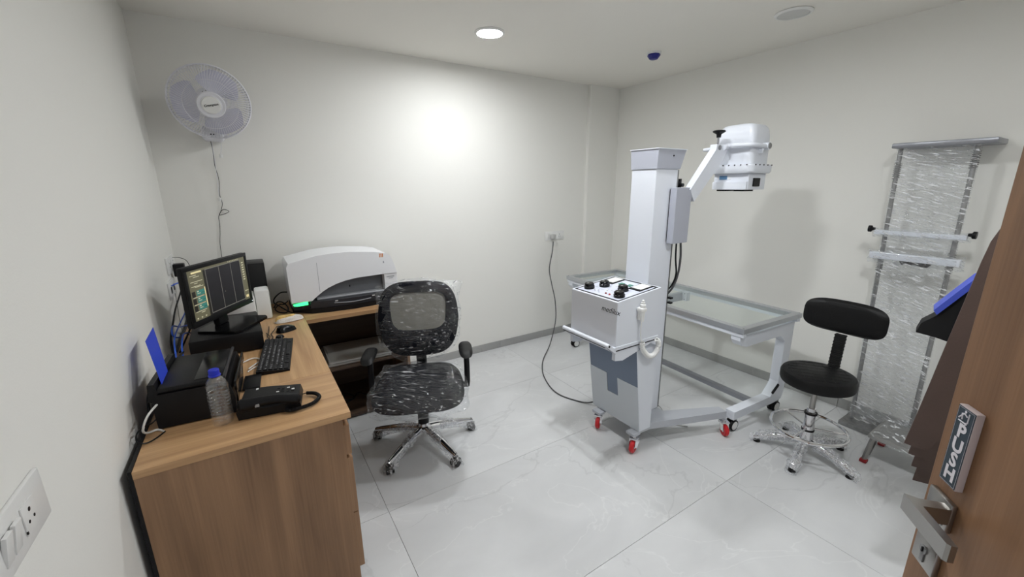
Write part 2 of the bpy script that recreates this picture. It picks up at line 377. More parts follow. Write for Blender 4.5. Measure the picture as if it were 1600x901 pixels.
# ---- door
DA = R(50); E0 = Vector((1.411, -3.195, 0))
d1 = bpy.data.objects.new('door_1', None); COL.objects.link(d1); d1['kind'] = 'structure'; d1['label'] = 'open brown wood veneer door with steel lever handle'
# local frame: +x towards the hinge, -y out of the near face
d1.location = E0; d1.rotation_euler = (0, 0, math.atan2(-math.cos(DA), -math.sin(DA)))
NY = 1   # sign of local y that points to the camera
ux = Vector((-math.sin(DA), -math.cos(DA), 0)); nn = Vector((-math.cos(DA), math.sin(DA), 0))
NY = 1 if nn.dot(Vector((-ux.y, ux.x, 0))) > 0 else -1
def dy(o): return NY*o
MB().bb((0, dy(0), .008), (.82, dy(-.036), 2.1), bev=.0015).build('door_leaf', M_DOOR, d1, 0)
hd = MB().box((.048, dy(.005), 1.029), (.056, .0098, .056), bev=.0025).build('handle_rose', M_STEEL, d1)
MB().prism([(.060, dy(.009)), (.060, dy(.045)), (.052, dy(.062)), (.162, dy(.062)), (.166, dy(.058)), (.166, dy(.050)), (.080, dy(.049)), (.078, dy(.009))], 'z', 1.020, 1.050).build('lever_handle', M_STEEL, d1, 30)
for xx, zz in ((.030, 1.011), (.066, 1.011), (.066, 1.047)):
    MB().cyl((xx, dy(.0095), zz), (xx, dy(.0108), zz), .0028, n=10).build('screw', M_DULL, d1)
lk = MB().box((.048, dy(.005), .933), (.056, .0098, .056), bev=.0025).build('lock_rose', M_STEEL, d1)
MB().lathe([(.001, 0), (.0085, 0), (.0085, .003), (.001, .003)], (.048, dy(.0095), .940), (0, NY, 0), 16).box((.048, dy(.011), .926), (.009, .003, .022), bev=.001).build('lock_cylinder', M_DULL, lk)
MB().box((.048, dy(.0135), .940), (.0022, .002, .009)).build('keyhole', M_BLACK, lk, 0)
ps = thing('push_sign', 'slate blue sign with white letters PUSH on the open door', 'sign', E0, d1.rotation_euler[2])
MB().bb((.036, dy(.0004), 1.084), (.075, dy(.011), 1.226), bev=.0008).build('plate', mat('sign_acrylic', (214, 200, 200), .4), ps)
MB().bb((.0370, dy(.0112), 1.0855), (.0740, dy(.0118), 1.2245)).build('sign_face', M_SIGN, ps, 0)
MSW = mat('sign_white', (236, 232, 238), .5)
bd = MB()
for a, b in (((.0385, 1.087), (.0388, 1.223)), ((.0722, 1.087), (.0725, 1.223)), ((.0385, 1.087), (.0725, 1.0873)), ((.0385, 1.2227), (.0725, 1.223))):
    bd.bb((a[0], dy(.0119), a[1]), (b[0], dy(.0121), b[1]))
bd.build('border', MSW, ps, 0)
for k, ch in enumerate('PUSH'):
    text_mesh('letter', ch, .033, MSW, ps, (.0565, dy(.0122), 1.174-.0265*k), (1, 0, 0), (0, 0, 1), .0002, 0, .0012, 'CENTER')
pc = MB()   # pictogram: a figure leaning on a door, an arrow below
for a, b in (((.047, 1.209), (.053, 1.216)), ((.053, 1.216), (.060, 1.2125)), ((.053, 1.216), (.048, 1.2135)), ((.047, 1.209), (.0435, 1.2045)), ((.0495, 1.2115), (.0505, 1.2045)), ((.063, 1.219), (.063, 1.203)), ((.044, 1.2005), (.062, 1.2005)), ((.062, 1.2005), (.0595, 1.2025)), ((.062, 1.2005), (.0595, 1.1985))):
    pc.cyl((a[0], dy(.0122), a[1]), (b[0], dy(.0122), b[1]), .0011, n=6)
pc.lathe([(.001, 0), (.0022, 0), (.0022, .0004), (.001, .0004)], (.0545, dy(.0120), 1.2195), (0, NY, 0), 12).build('pictogram', MSW, ps, 0)

# ================================================================== DESK
dk = thing('desk', 'long oak laminate desk along the left wall', 'desk', (.33, -.93, 0))
DO = (.33, -.93, 0)
X0, X1, YN = .030, .648, -1.840
MB().bb((X0, -1.428, DT-.025), (X1, -.004, DT), bev=.001).build('worktop', M_OAK, dk, 0, DO)
MB().bb((X0, YN, DT-.025), (X1, -1.4292, DT), bev=.001).build('worktop', M_OAKX, dk, 0, DO)
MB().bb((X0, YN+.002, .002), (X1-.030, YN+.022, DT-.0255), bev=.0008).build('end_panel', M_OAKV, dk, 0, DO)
MB().bb((.020, YN+.002, .002), (.0295, -.006, DT+.002)).build('edge_strip', M_BLACK, dk, 0, DO)
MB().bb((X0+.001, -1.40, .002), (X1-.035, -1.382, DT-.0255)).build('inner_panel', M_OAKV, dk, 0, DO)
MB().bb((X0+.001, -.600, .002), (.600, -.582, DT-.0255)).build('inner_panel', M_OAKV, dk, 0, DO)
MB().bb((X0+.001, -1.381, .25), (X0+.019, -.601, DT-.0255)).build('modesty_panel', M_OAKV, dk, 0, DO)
MB().bb((X0+.001, YN+.023, .002), (X1-.045, -1.401, .06)).build('plinth', M_DARKWOOD, dk, 0, DO)
for z0, z1 in ((.590, .715), (.330, .575), (.064, .325)):
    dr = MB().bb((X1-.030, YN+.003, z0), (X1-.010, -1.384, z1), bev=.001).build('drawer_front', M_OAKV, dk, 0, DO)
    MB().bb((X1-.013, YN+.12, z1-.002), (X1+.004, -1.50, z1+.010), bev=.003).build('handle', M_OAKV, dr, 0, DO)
sd = thing('side_desk', 'oak laminate side desk with an open shelf below the scanner', 'desk', (.98, -.28, 0))
SO = (.98, -.28, 0); X2 = 1.30
MB().bb((X1+.0008, -.560, DT-.025), (X2, -.004, DT), bev=.001).build('worktop', M_OAKX, sd, 0, SO)
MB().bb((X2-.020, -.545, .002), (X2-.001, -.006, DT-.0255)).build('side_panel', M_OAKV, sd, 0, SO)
MB().bb((X1-.028, -.545, .002), (X1-.010, -.030, DT-.0255)).build('side_panel', M_DARKWOOD, sd, 0, SO)
MB().bb((X1-.009, -.030, .002), (X2-.021, -.012, DT-.0255)).build('back_panel', M_DARKWOOD, sd, 0, SO)
MB().bb((X1-.009, -.530, .372), (X2-.021, -.031, .390)).build('shelf', M_DARKWOOD, sd, 0, SO)
MB().bb((X1-.009, -.545, .010), (X2-.021, -.031, .032)).build('bottom_board', M_DARKWOOD, sd, 0, SO)
M_CASS = mat('cassette_grey', (172, 170, 164), .4)
for k, (zz, dx) in enumerate(((.3905, 0), (.4075, .012))):
    t = thing('imaging_cassette', ('lower of two flat grey imaging plates lying on the shelf', 'upper of two flat grey imaging plates lying on the shelf')[k], 'cassette', (.965+dx, -.325, zz), R(-2), 'imaging plates on the shelf')
    MB().box((0, 0, .008), (.43, .36, .0158), bev=.004).build('frame', mat('cassette_edge', (205, 205, 202), .35, metal=.4), t)
    MB().box((0, 0, .0161), (.40, .33, .0008)).build('panel', M_CASS, t, 0)
t = tag(MB().tube(spline([(.78, -.30, .04), (.86, -.38, .045), (.92, -.30, .042), (.85, -.24, .05), (.80, -.33, .055), (.90, -.36, .05), (.96, -.27, .045), (1.02, -.35, .04)], 8), .0048, 6).build('power_cable', M_BLACK), 'coiled black cable lying on the bottom board of the side desk', 'cable')

# ---- computer, monitor
pcx = thing('desktop_computer', 'flat black desktop computer lying under the monitor', 'computer', (.250, -.745, DT+.0005), R(1.5))
MB().box((0, 0, .052), (.300, .420, .096), bev=.006).build('case', M_BLACK, pcx)
MB().box((.1515, 0, .050), (.006, .410, .088), bev=.003).build('front_bezel', M_BLACKG, pcx)
MB().box((.1555, -.09, .070), (.003, .14, .012), bev=.001).build('disc_slot', M_BLACK, pcx)
MB().cyl((.1535, .17, .066), (.158, .17, .066), .008).build('power_button', M_GREYM, pcx)
for a in (-1, 1):
    for b in (-1, 1): MB().cyl((.12*a, .18*b, 0), (.12*a, .18*b, .005), .012, n=10).build('foot', M_RUBBER, pcx)
PT = DT+.101
mo = thing('monitor', 'black widescreen monitor showing imaging software on desk', 'monitor', (.268, -.765, PT), R(58.5))
MB().prism([(-.115, -.135), (.115, -.135), (.135, -.115), (.13, .075), (.10, .095), (-.10, .095), (-.13, .075), (-.135, -.115)], 'z', .0005, .014).build('stand_base', M_BLACKG, mo, 30)
MB().box((0, .045, .075), (.075, .035, .125), bev=.008, rx=R(-6)).build('stand_neck', M_BLACK, mo)
SW, SH, SB = .472, .292, .063
MB().box((0, .024, SB+SH/2), (SW, .026, SH), bev=.006).build('housing', M_BLACK, mo)
MB().box((0, .045, SB+SH/2), (.30, .030, .19), bev=.012).build('rear_cover', M_BLACK, mo)
bz = MB(); bw = .020
bz.bb((-SW/2, .002, SB), (SW/2, .011, SB+.030), bev=.003).bb((-SW/2, .002, SB+SH-bw), (SW/2, .011, SB+SH), bev=.003)
bz.bb((-SW/2, .0025, SB+.02), (-SW/2+bw, .011, SB+SH-.01), bev=.003).bb((SW/2-bw, .0025, SB+.02), (SW/2, .011, SB+SH-.01), bev=.003)
bz.build('bezel', M_BLACK, mo)
MB().box((SW/2-.010, .0015, SB+.012), (.006, .002, .003)).build('power_light', mat('led_white', (230, 235, 240), .5, emit=1.5), mo, 0)
def em(name, c, e=.45): return mat(name, c, .35, emit=e)
UM = [em('ui_dark', (24, 23, 28)), em('ui_olive', (98, 95, 74)), em('ui_line', (120, 118, 112)), em('ui_teal', (52, 120, 112)), em('ui_cream', (222, 208, 160)), em('ui_text', (190, 186, 160)), em('ui_black', (30, 29, 26))]
sw, sh = SW-2*bw, SH-bw-.030; sx, sz = -sw/2, SB+.030
scn = MB().bb((sx-.002, .0062, sz-.002), (sx+sw+.002, .0108, sz+sh+.002)).build('screen', UM[0], mo, 0)
ui = MB()
def q(a, b, c, d, mi, o=0): ui.bb((sx+a*sw, .0055-o, sz+b*sh), (sx+c*sw, .0060-o, sz+d*sh), mi=mi)
q(0, 0, .235, 1, 1); q(.235, .955, 1, 1, 1); q(.905, 0, 1, .955, 1); q(.235, 0, .275, .955, 6)
for a in (.275, .50, .715, .90): q(a, .04, a+.006, .955, 2, .0003)
q(.275, .028, .905, .040, 2, .0003); q(.275, .945, .905, .957, 2, .0003)
q(.06, .93, .215, .965, 4, .0004)
for k, z in enumerate((.895, .86, .77, .735, .68, .66)): q(.03+.05*(k % 2), z-.006, .13+.04*(k % 3), z+.006, 5, .0004)
for k in range(3):
    z = .53-.145*k; q(.09, z-.045, .215, z+.06, 3, .0004); q(.02, z-.06, .07, z+.055, 6, .0004)
    q(.10, z-.01, .15, z+.004, 5, .0007); q(.10, z+.025, .125, z+.05, 5, .0007)
    for j in range(4): q(.17+.011*j, z-.008, .176+.011*j, z+.004, 6, .0007)
    q(.03, z-.075, .20, z-.062, 5, .0004)
q(.218, .22, .232, .62, 4, .0005)
for k in range(3): q(.03+.065*k, .03, .05+.065*k, .055, 5, .0005)
q(.11, .13, .17, .145, 5, .0005)
for k in range(8): q(.93, .86-.055*k, .965, .885-.055*k, 5, .0005)
for k in range(3): q(.925+.024*k, .20, .94+.024*k, .225, 5, .0005)
q(.93, .05, .98, .11, 4, .0005)
for k in range(7): q(.68+.03*k, .967, .69+.03*k, .985, 5, .0005)
q(.55, .37, .557, .38, 5, .0005)
ui.build('screen_interface', UM, scn, 0)

# ---- keyboard, mouse, little receiver
kb = thing('keyboard', 'black computer keyboard along the desk edge', 'keyboard', (.454, -1.092, DT+.0006), R(83))
MB().prism([(-.066, 0), (.066, 0), (.066, .020), (-.066, .008)], 'x', -.222, .222).build('body', M_BLACK, kb, 0)
keys = MB()
for r_ in range(6):
    yy = -.052+.0205*r_; x = -.213
    while x < .208:
        wk = .018
        if r_ == 0 and -.12 < x < -.02: wk = .112
        if r_ == 5 and random.random() < .12: x += .010; continue
        keys.box((x+wk/2, yy, .0165-.0909*yy), (wk-.0030, .0165, .006), bev=.0015, rx=-R(5.2), seg=1); x += wk+.0006
keys.v = [(x, -y, z) for x, y, z in keys.v]   # the tall side of the wedge faces the wall
ko = keys.build('keys', mat('key_black', (30, 30, 33), .5), kb, 0); ko['kind'] = 'stuff'
leg = MB()
for r_ in range(5):
    for c_ in range(17):
        if random.random() < .75:
            yy = -.050+.0205*r_; leg.box((-.205+.0186*c_+random.uniform(-.002, .002), -yy, .0165-.0909*yy+.0034), (.005, .005, .0004), rx=R(5.2))
lo = leg.build('key_legends', mat('legend_grey', (170, 170, 172), .6), ko, 0); lo['kind'] = 'stuff'
ms = thing('computer_mouse', 'black computer mouse at the front desk edge', 'mouse', (.528, -.705, DT+.0006), R(-70))
MB().pillow(superell(.033, .055, 2.6), .036, .001, 32, 6, lambda a, b, c: (a*(1-.15*(b/.055)), b, max(0, c)*(1-.25*(b/.055)))).build('body', M_BLACKG, ms)
MB().box((0, -.03, .0335), (.006, .016, .006), bev=.002).build('scroll_wheel', M_RUBBER, ms)
rc = tag(MB().pillow(superell(.022, .026, 2.4), .014, .001, 24, 4, lambda a, b, c: (.487+a, -.808+b, DT+.0016+max(-.001, c)*.95)).build('usb_receiver', M_BLACKG), 'small round black receiver between mouse and keyboard', 'receiver')

# ---- printer with its blue sheet
PR = thing('printer', 'black inkjet printer with its front tray open on desk', 'printer', (.190, -1.445, DT+.0005), R(-4))
MB().prism([(-.115, .004), (.112, .004), (.118, .060), (.112, .100), (.105, .128), (-.100, .128), (-.118, .100)], 'y', -.165, .165).build('body', M_BLACK, PR, 30)
MB().box((-.005, 0, .139), (.190, .322, .020), bev=.007).build('scanner_lid', M_BLACK, PR)
MB().box((.045, .005, .1503), (.085, .290, .002), bev=.001).build('lid_inset', M_BLACKG, PR)
MB().box((.094, 0, .148), (.010, .325, .012), bev=.004).build('lid_trim', mat('charcoal_plastic', (46, 46, 50), .35), PR)
MB().prism([(-.118, .100), (-.098, .129), (-.104, .165), (-.122, .165), (-.128, .105)], 'y', -.155, .155).build('paper_feeder', M_BLACK, PR, 30)
MB().box((.117, -.01, .050), (.006, .230, .048), bev=.003).build('output_slot', M_BLACKG, PR)
MB().bb((.119, .010, .004), (.182, .155, .012), bev=.003).build('output_tray', M_BLACK, PR)
MB().bb((.119, -.16, .088), (.127, .16, .124), bev=.003).build('control_strip', M_BLACKG, PR)
MB().box((.02, -.130, .1499), (.018, .012, .0008)).build('badge', mat('badge_grey', (78, 80, 84), .4, metal=.5), PR, 0)
def sheet(corners, th, n=8, bow=.0):
    A, B, C_, D_ = [Vector(c) for c in corners]; nrm = (B-A).cross(D_-A).normalized(); mb = MB()
    def f(u, v, o): return A.lerp(B, u).lerp(D_.lerp(C_, u), v)+nrm*(o+bow*math.sin(PI*v))
    mb.grid(lambda u, v: f(u, v, th/2), n, n); mb.grid(lambda u, v: f(u, v, -th/2), n, n)
    k = n*n
    rim = [i for i in range(n)]+[i*n+n-1 for i in range(1, n)]+[n*(n-1)+i for i in range(n-2, -1, -1)]+[i*n for i in range(n-2, 0, -1)]
    mb.f += [(rim[i], rim[(i+1) % len(rim)], k+rim[(i+1) % len(rim)], k+rim[i]) for i in range(len(rim))]; mb.mi += [0]*len(rim)
    return mb
tag(sheet([(.0945, -1.572, .905), (.0945, -1.440, .905), (.052, -1.276, 1.050), (.052, -1.440, 1.045)], .0014).build('plastic_sheet', M_BLUE), 'stiff blue sheet standing in the printer paper feeder', 'sheet')

# ---- bottle
bt = thing('water_bottle', 'clear ribbed plastic water bottle with blue cap', 'bottle', (.252, -1.668, DT+.0005))
prof = [(.001, .002), (.024, 0), (.031, .004), (.0335, .012)]
for k in range(9):
    z = .020+.0125*k; prof += [(.0335, z), (.0335, z+.006), (.0318, z+.009), (.0318, z+.0105)]
prof += [(.0335, .138), (.0330, .148), (.028, .163), (.020, .174), (.0135, .181), (.0130, .190), (.001, .190)]
M_PET = film('bottle_plastic', .01, (60, 60, 30), 1.5, .4, .05, 2.6, .008, (251, 252, 253))
MB().lathe(prof, n=32).build('bottle_body', M_PET, bt)
MB().lathe([(.001, .187), (.0160, .187), (.0163, .189), (.0160, .204), (.0145, .206), (.001, .206)], n=28).build('cap', M_BLUECAP, bt)
MB().lathe([(.0175, .182), (.0185, .183), (.0185, .186), (.0175, .187)], n=28).build('neck_ring', M_BLUECAP, bt)

# ---- telephone
ph = thing('telephone', 'black corded desk telephone with coiled handset cord', 'telephone', (.405, -1.640, DT+.0005), R(-9))
MB().prism([(-.100, .001), (.100, .001), (.104, .012), (.098, .040), (-.02, .054), (-.092, .056), (-.104, .03)], 'y', -.062, .075).build('base', M_BLACK, ph, 30)
MB().grid(lambda u, v: (-.098+.196*u, -.070+.050*v, .046+.016*math.sin(PI*min(1, max(0, v)))-.010*u+.006*math.cos(2*PI*u)), 24, 6).build('handset_top', M_BLACK, ph)
hs = MB().tube([(-.094, -.052, .046), (-.085, -.052, .052), (-.055, -.052, .052), (-.02, -.052, .056), (.03, -.052, .054), (.07, -.052, .044), (.094, -.052, .038), (.103, -.052, .034)], [.014, .024, .022, .018, .017, .020, .021, .012], 14).build('handset', M_BLACK, ph)
MB().box((-.035, -.0705, .050), (.014, .003, .012), bev=.001).build('handset_label', mat('grey_label', (150, 152, 154), .5), hs, 0)
for k in range(4):
    for j in range(3):
        o = MB().box((.022+.017*k, .020+.015*j, .0505-.012*(.022+.017*k+.02)/.118), (.010, .008, .008), bev=.001).build('button', M_BLACKG if (k+j) % 4 else M_WHITEP, ph, 0)
MB().box((-.050, .060, .0562), (.008, .012, .002)).build('badge', M_WHITEP, ph, 0)
cpts = [(.100, .030, .016), (.118, .040, .012), (.150, .022, .012), (.165, -.018, .012), (.140, -.060, .012), (.085, -.082, .012), (.055, -.075, .012), (.058, -.060, .018)]
MB().tube(coil(cpts[1:], .0058, 62, 8), .0019, 5).build('coiled_cord', M_BLACK, ph)
MB().tube([(.098, .028, .016), (.112, .040, .012), (.120, .040, .012)], .0018, 6).build('cord_lead', M_BLACK, ph)

# ---- white foam pieces, black box, cloth
tag(MB().box((.437, -.330, DT+.096), (.080, .130, .190), bev=.012).build('foam_block', M_FOAM), 'upright white polystyrene block beside the monitor edge', 'foam')
tag(MB().box((.300, -.345, DT+.084), (.190, .200, .166), bev=.012).build('foam_block', M_FOAM), 'low white polystyrene block behind the monitor', 'foam')
bx = thing('equipment_box', 'tall black box standing in the corner behind the monitor', 'box', (.395, -.120, DT+.0005))
MB().box((0, 0, .167), (.165, .19, .334), bev=.006).build('body', M_BLACK, bx)
MB().box((0, -.096, .167), (.150, .003, .315), bev=.001).build('front_panel', mat('matt_black', (16, 16, 17), .7), bx)
cl = thing('dust_cloth', 'folded yellow and white cloth on the desk corner', 'cloth', (.560, -.508, DT+.0007), R(12))
def clf(m0, dx, w, h, hh, seed):
    mb = MB()
    def wp(a, b, c): p = Vector((dx+a, b, hh+max(-.002, c)*1.0)); return p+wob(p, 24, .006, seed)*(1 if c > .002 else .15)
    return mb.pillow(superell(w, h, 3), .032, .002, 40, 8, wp).build('fold', m0, cl)
clf(M_CLOTHW, .0, .082, .036, .003, 1)
clf(M_CLOTHY, -.015, .065, .020, .012, 5).name = 'fold'

# ---- film digitiser on the side desk
sc = thing('film_digitizer', 'silver grey radiography plate scanner with green light on side desk', 'scanner', (.94, -.27, DT+.0005))
SCO = (.94, -.27, DT+.0005)
YB, YFr = -.085, -.420
zb = DT+.0015
outer = [(.592, .856), (.588, 1.085), (.600, 1.110), (.768, 1.145), (.880, 1.153), (.978, 1.152), (1.138, 1.137), (1.215, 1.122), (1.248, 1.098), (1.266, 1.050), (1.283, .966), (1.288, .880)]
arch = [(1.288, .974), (1.189, .975), (1.005, .970), (.930, .960), (.872, .945), (.820, .925), (.784, .905), (.735, .870), (.712, .850)]
def lim(x, z): return (x, z)
# shell behind the front lip, then the front lip with the arched opening
MB().prism(outer[:12]+[(1.288, .800), (.600, .800)], 'y', YB, -.330).build('shell', mat('scanner_grey', (240, 241, 244), .35), sc, 30, SCO)
fr = MB().prism([(.592, .852)]+outer[1:10]+arch, 'y', -.3302, YFr).build('front_cover', mat('scanner_grey', (240, 241, 244), .35), sc, 30, SCO)
MB().prism([(1.196, .972), (1.2865, .972), (1.288, .830), (1.196, .830)], 'y', -.3302, -.412).build('corner_cover', mat('scanner_grey', (240, 241, 244), .35), sc, 0, SCO)
MB().prism([(.735, .852), (.80, .9), (.88, .94), (1.005, .962), (1.195, .966), (1.195, .852)], 'y', -.3304, -.352).build('recess_panel', mat('scanner_recess', (112, 114, 118), .4), sc, 0, SCO)
MB().bb((.745, -.405, .846), (1.194, -.353, .858), bev=.003).build('slot_lip', mat('scanner_lip', (170, 172, 176), .35), sc, 0, SCO)
MB().prism([(.595, -.087), (1.285, -.087), (1.285, -.400), (1.17, -.452), (.97, -.470), (.80, -.455), (.70, -.430), (.598, -.330)], 'z', zb, .800).build('base', M_BLACK, sc, 20, SCO)
MB().prism([(.70, -.330), (.70, -.424), (.80, -.446), (.97, -.460), (1.19, -.440), (1.19, -.330)], 'z', .8003, .845).build('feed_tray', mat('charcoal_plastic', (46, 46, 50), .35), sc, 20, SCO)
MB().tube(spline([(.84, -.4565, .826), (.96, -.4625, .818), (1.08, -.458, .824)], 6), .003, 6).build('tray_grip', M_GREYM, sc, 30, SCO)
for x in (.855, 1.10): MB().box((x, -.456 if x < 1 else -.449, .838), (.018, .002, .006)).build('mark', M_WHITEP, sc, 0, SCO)
MB().box((.967, -.353, .905), (.006, .003, .014)).build('latch', M_BLACK, sc, 0, SCO)
MB().prism([(.601, .832), (.655, .838), (.686, .848), (.686, .828), (.62, .826)], 'y', -.375, -.420).build('status_light', mat('led_green', (60, 235, 130), .4, emit=2.2), sc, 0, SCO)
MB().prism([(.600, .8005), (.70, .8005), (.70, .826), (.60, .824)], 'y', -.3305, -.418).build('light_housing', M_BLACK, sc, 0, SCO)
MB().bb((.764, -.4212, .905), (.766, -.4202, 1.10)).build('seam', M_GREYM, sc, 0, SCO)
MOR = mat('orange_print', (214, 130, 58), .5)
ob = MB()
for k in range(3): ob.bb((1.170+.010*k, -.4210, 1.096), (1.176+.010*k, -.4203, 1.122))
ob.build('orange_logo', MOR, sc, 0, SCO)
MB().box((1.196, -.4206, 1.060), (.008, .001, .014)).build('logo', M_GREYM, sc, 0, SCO)
lt = MB()
for k in range(7): lt.box((1.215+.008*k, -.4206 if 0 else -.4126, .950), (.005, .001, .008))
for k in range(4): lt.box((1.23+.008*k, -.4126, .938), (.005, .001, .005))
lt.build('model_lettering', M_GREYM, sc, 0, SCO)

# ---- wall plates
def plate(name, label, loc, nrm, w, h, group=None):
    """wall plate: local x along the wall, z up, -y out of the wall"""
    rz = {'+x': R(90), '-y': 0}[nrm]
    t = thing(name, label, 'socket', loc, rz, group)
    MB().box((0, -.005, 0), (w, .0098, h), bev=.004).build('cover_plate', M_WHITEP, t)
    return t
def sock(t, x, z, s=1):
    o = MB().box((x, -.0112, z), (.050*s, .003, .056*s), bev=.001).build('socket_insert', M_WHITEP, t)
    h = MB()
    for dx, dz, r_ in ((0, .012, .0042), (-.010, -.008, .0032), (.010, -.008, .0032)): h.cyl((x+dx*s, -.0125, z+dz*s), (x+dx*s, -.0132, z+dz*s), r_*s, n=12)
    h.build('socket_holes', M_BLACK, o, 0)
def rock(t, x, z, tilt=6, w=.024, h=.056):
    MB().box((x, -.0125, z), (w, .007, h), bev=.0012, rx=R(tilt)).build('rocker_switch', M_WHITEP, t)
w1 = plate('switch_socket', 'white switch and socket plate low on the near left wall', (0, -2.348, 1.004), '+x', .215, .104)
rock(w1, -.030, 0, 9); rock(w1, -.062, 0, 9); sock(w1, .028, 0)
MB().box((.003, -.0122, -.021), (.003, .002, .005)).build('indicator', M_BLACK, w1, 0)
w2 = plate('switch_socket', 'white plate with a plugged grey cord on the back wall', (3.062, 0, 1.076), '-y', .242, .088)
rock(w2, -.085, 0, 5); sock(w2, .060, 0)
w3 = plate('switch_socket', 'upper white socket plate on left wall behind the monitor', (0, -.235, 1.145), '+x', .235, .100)
sock(w3, .065, 0); sock(w3, -.065, 0); rock(w3, 0, 0, 5)
w4 = plate('network_socket', 'lower white network plate on left wall with blue cable', (0, -.350, 1.020), '+x', .190, .096)
for x in (-.05, .0, .05): MB().box((x, -.0105, 0), (.026, .004, .036), bev=.001).build('port', M_BLACK if x else M_WHITEP, w4, 0)
pa = thing('power_adapter', 'black power adapter plugged into the wall behind the monitor', 'adapter', (.0140, -.225, 1.105))
MB().box((.028, 0, 0), (.055, .05, .075), bev=.006).build('body', M_BLACK, pa)
MB().box((.032, 0, -.052), (.030, .026, .050), bev=.006).build('strain_relief', M_BLACK, pa)
pa2 = thing('power_plug', 'grey three pin plug in the back wall plate', 'plug', (3.020, -.0142, 1.072))
MB().box((0, -.022, 0), (.044, .042, .048), bev=.008).build('body', mat('plug_grey', (186, 186, 184), .4), pa2)
MB().cyl((0, -.025, -.023), (0, -.025, -.045), .007, .005, 12).build('strain_relief', mat('plug_grey', (186, 186, 184), .4), pa2)
def cable(name, pts, r, m, label, k=8, cat='cable', group=None, n=6):
    return tag(MB().tube(spline(pts, k), r, n).build(name, m), label, cat, group)
cable('mains_cable', [(3.020, -.040, 1.022), (2.985, -.075, .93), (2.93, -.10, .757), (2.955, -.11, .60), (2.995, -.12, .42), (2.975, -.16, .22), (2.80, -.30, .05), (2.575, -.487, .006), (2.42, -.68, .0055), (2.335, -.84, .0055), (2.282, -1.0, .0055), (2.280, -1.121, .0055), (2.33, -1.247, .0055), (2.365, -1.31, .012), (2.40, -1.36, .035), (2.42, -1.45, .075)], .0052, M_CORD, 'grey power cord running from the wall plate across floor to the x-ray unit', cat='cord')
# desk cables behind the monitor
cable('ethernet_cable', [(.0135, -.400, 1.045), (.045, -.37, 1.052), (.068, -.24, 1.005), (.066, -.20, .935), (.060, -.46, .905), (.058, -.75, .903), (.055, -.93, .885), (.058, -1.00, .82), (.06, -1.04, .7735)], .0036, M_ETH, 'blue network cable looping from the wall plate down behind the monitor')
cable('ethernet_cable', [(.045, -.375, .80), (.042, -.62, .86), (.045, -.83, .925), (.048, -.90, .900), (.050, -.78, .85), (.055, -.60, .815), (.06, -.50, .7740)], .0036, M_ETH, 'blue network cable bundled low behind the monitor')
cable('ethernet_cable', [(.080, -.52, .7740), (.085, -.66, .83), (.082, -.84, .880), (.080, -.94, .860), (.082, -.99, .82), (.090, -1.06, .7735)], .0036, M_ETH, 'blue network cable coiled nearest the desktop computer corner')
cable('monitor_cable', [(.046, -.225, 1.030), (.040, -.36, .99), (.032, -.56, .95), (.030, -.70, .91), (.028, -.84, .86), (.034, -.90, .7745)], .0045, M_BLACK, 'black cable hanging from the power adapter behind the monitor')
cable('monitor_cable', [(.20, -.70, .97), (.12, -.62, .95), (.10, -.66, .88), (.07, -.72, .82), (.045, -.80, .776)], .0042, M_BLACK, 'black cable dropping from the back of the monitor')
cable('monitor_cable', [(.075, -.98, .7745), (.05, -1.02, .79), (.06, -1.05, .815), (.085, -.99, .835), (.07, -.93, .81), (.05, -.99, .785), (.085, -1.10, .7725), (.20, -1.16, .7725)], .0042, M_BLACK, 'black cable curled on the desk between printer and computer')
cable('socket_lead', [(.0135, -.17, 1.175), (.05, -.19, 1.172), (.085, -.22, 1.15), (.10, -.26, 1.08), (.10, -.32, .95), (.10, -.40, .80)], .0017, M_BLACK, 'thin black lead from the upper socket plate behind the monitor')
cable('thin_wire', [(.012, -.32, .985), (.012, -.345, .90), (.016, -.40, .80), (.03, -.46, .7715)], .0014, M_CORD, 'thin grey wire hanging below the network plate')
cable('mouse_cable', [(.512, -.650, .7765), (.49, -.60, .772), (.47, -.66, .7715), (.45, -.74, .7715), (.455, -.80, .7715), (.44, -.84, .7715), (.43, -.78, .7735), (.44, -.68, .7715), (.445, -.58, .7715)], .0022, M_BLACK, 'thin black mouse cable looped on the desk')
cable('usb_cable', [(.478, -.825, .772), (.455, -.86, .7715), (.440, -.90, .7715), (.425, -.88, .7735), (.44, -.79, .775), (.425, -.70, .7715)], .0020, M_BLACK, 'thin black cable of the small receiver on the desk')
cable('white_cable', [(.335, -1.215, .7755), (.36, -1.165, .772), (.385, -1.13, .772), (.372, -1.09, .772), (.345, -1.08, .772), (.30, -1.12, .772), (.20, -1.20, .772)], .0030, M_WCORD, 'white cable between the printer and the keyboard')
cable('white_cable', [(.330, -1.24, .7715), (.355, -1.205, .7715), (.375, -1.19, .7715)], .0026, M_WCORD, 'short white cable lying in front of the printer tray')
cable('white_cable', [(.0745, -1.600, .862), (.052, -1.645, .845), (.036, -1.655, .805), (.040, -1.630, .780), (.060, -1.605, .7715), (.080, -1.625, .7705)], .0036, M_WCORD, 'white cable curving out of the printer side by the wall')
cable('black_cable', [(.085, -1.630, .7705), (.060, -1.668, .7695), (.040, -1.690, .7745), (.022, -1.685, .785), (.020, -1.660, .800), (.030, -1.62, .800), (.045, -1.57, .785), (.05, -1.5, .772)], .0024, M_BLACK, 'thin black cable looped over the desk edge near the printer')
cable('black_cable', [(.028, -1.50, .79), (.026, -1.45, .84), (.035, -1.36, .86), (.04, -1.26, .83), (.035, -1.16, .79), (.05, -1.08, .773)], .0040, M_BLACK, 'thick black cable looped between the printer and the wall')
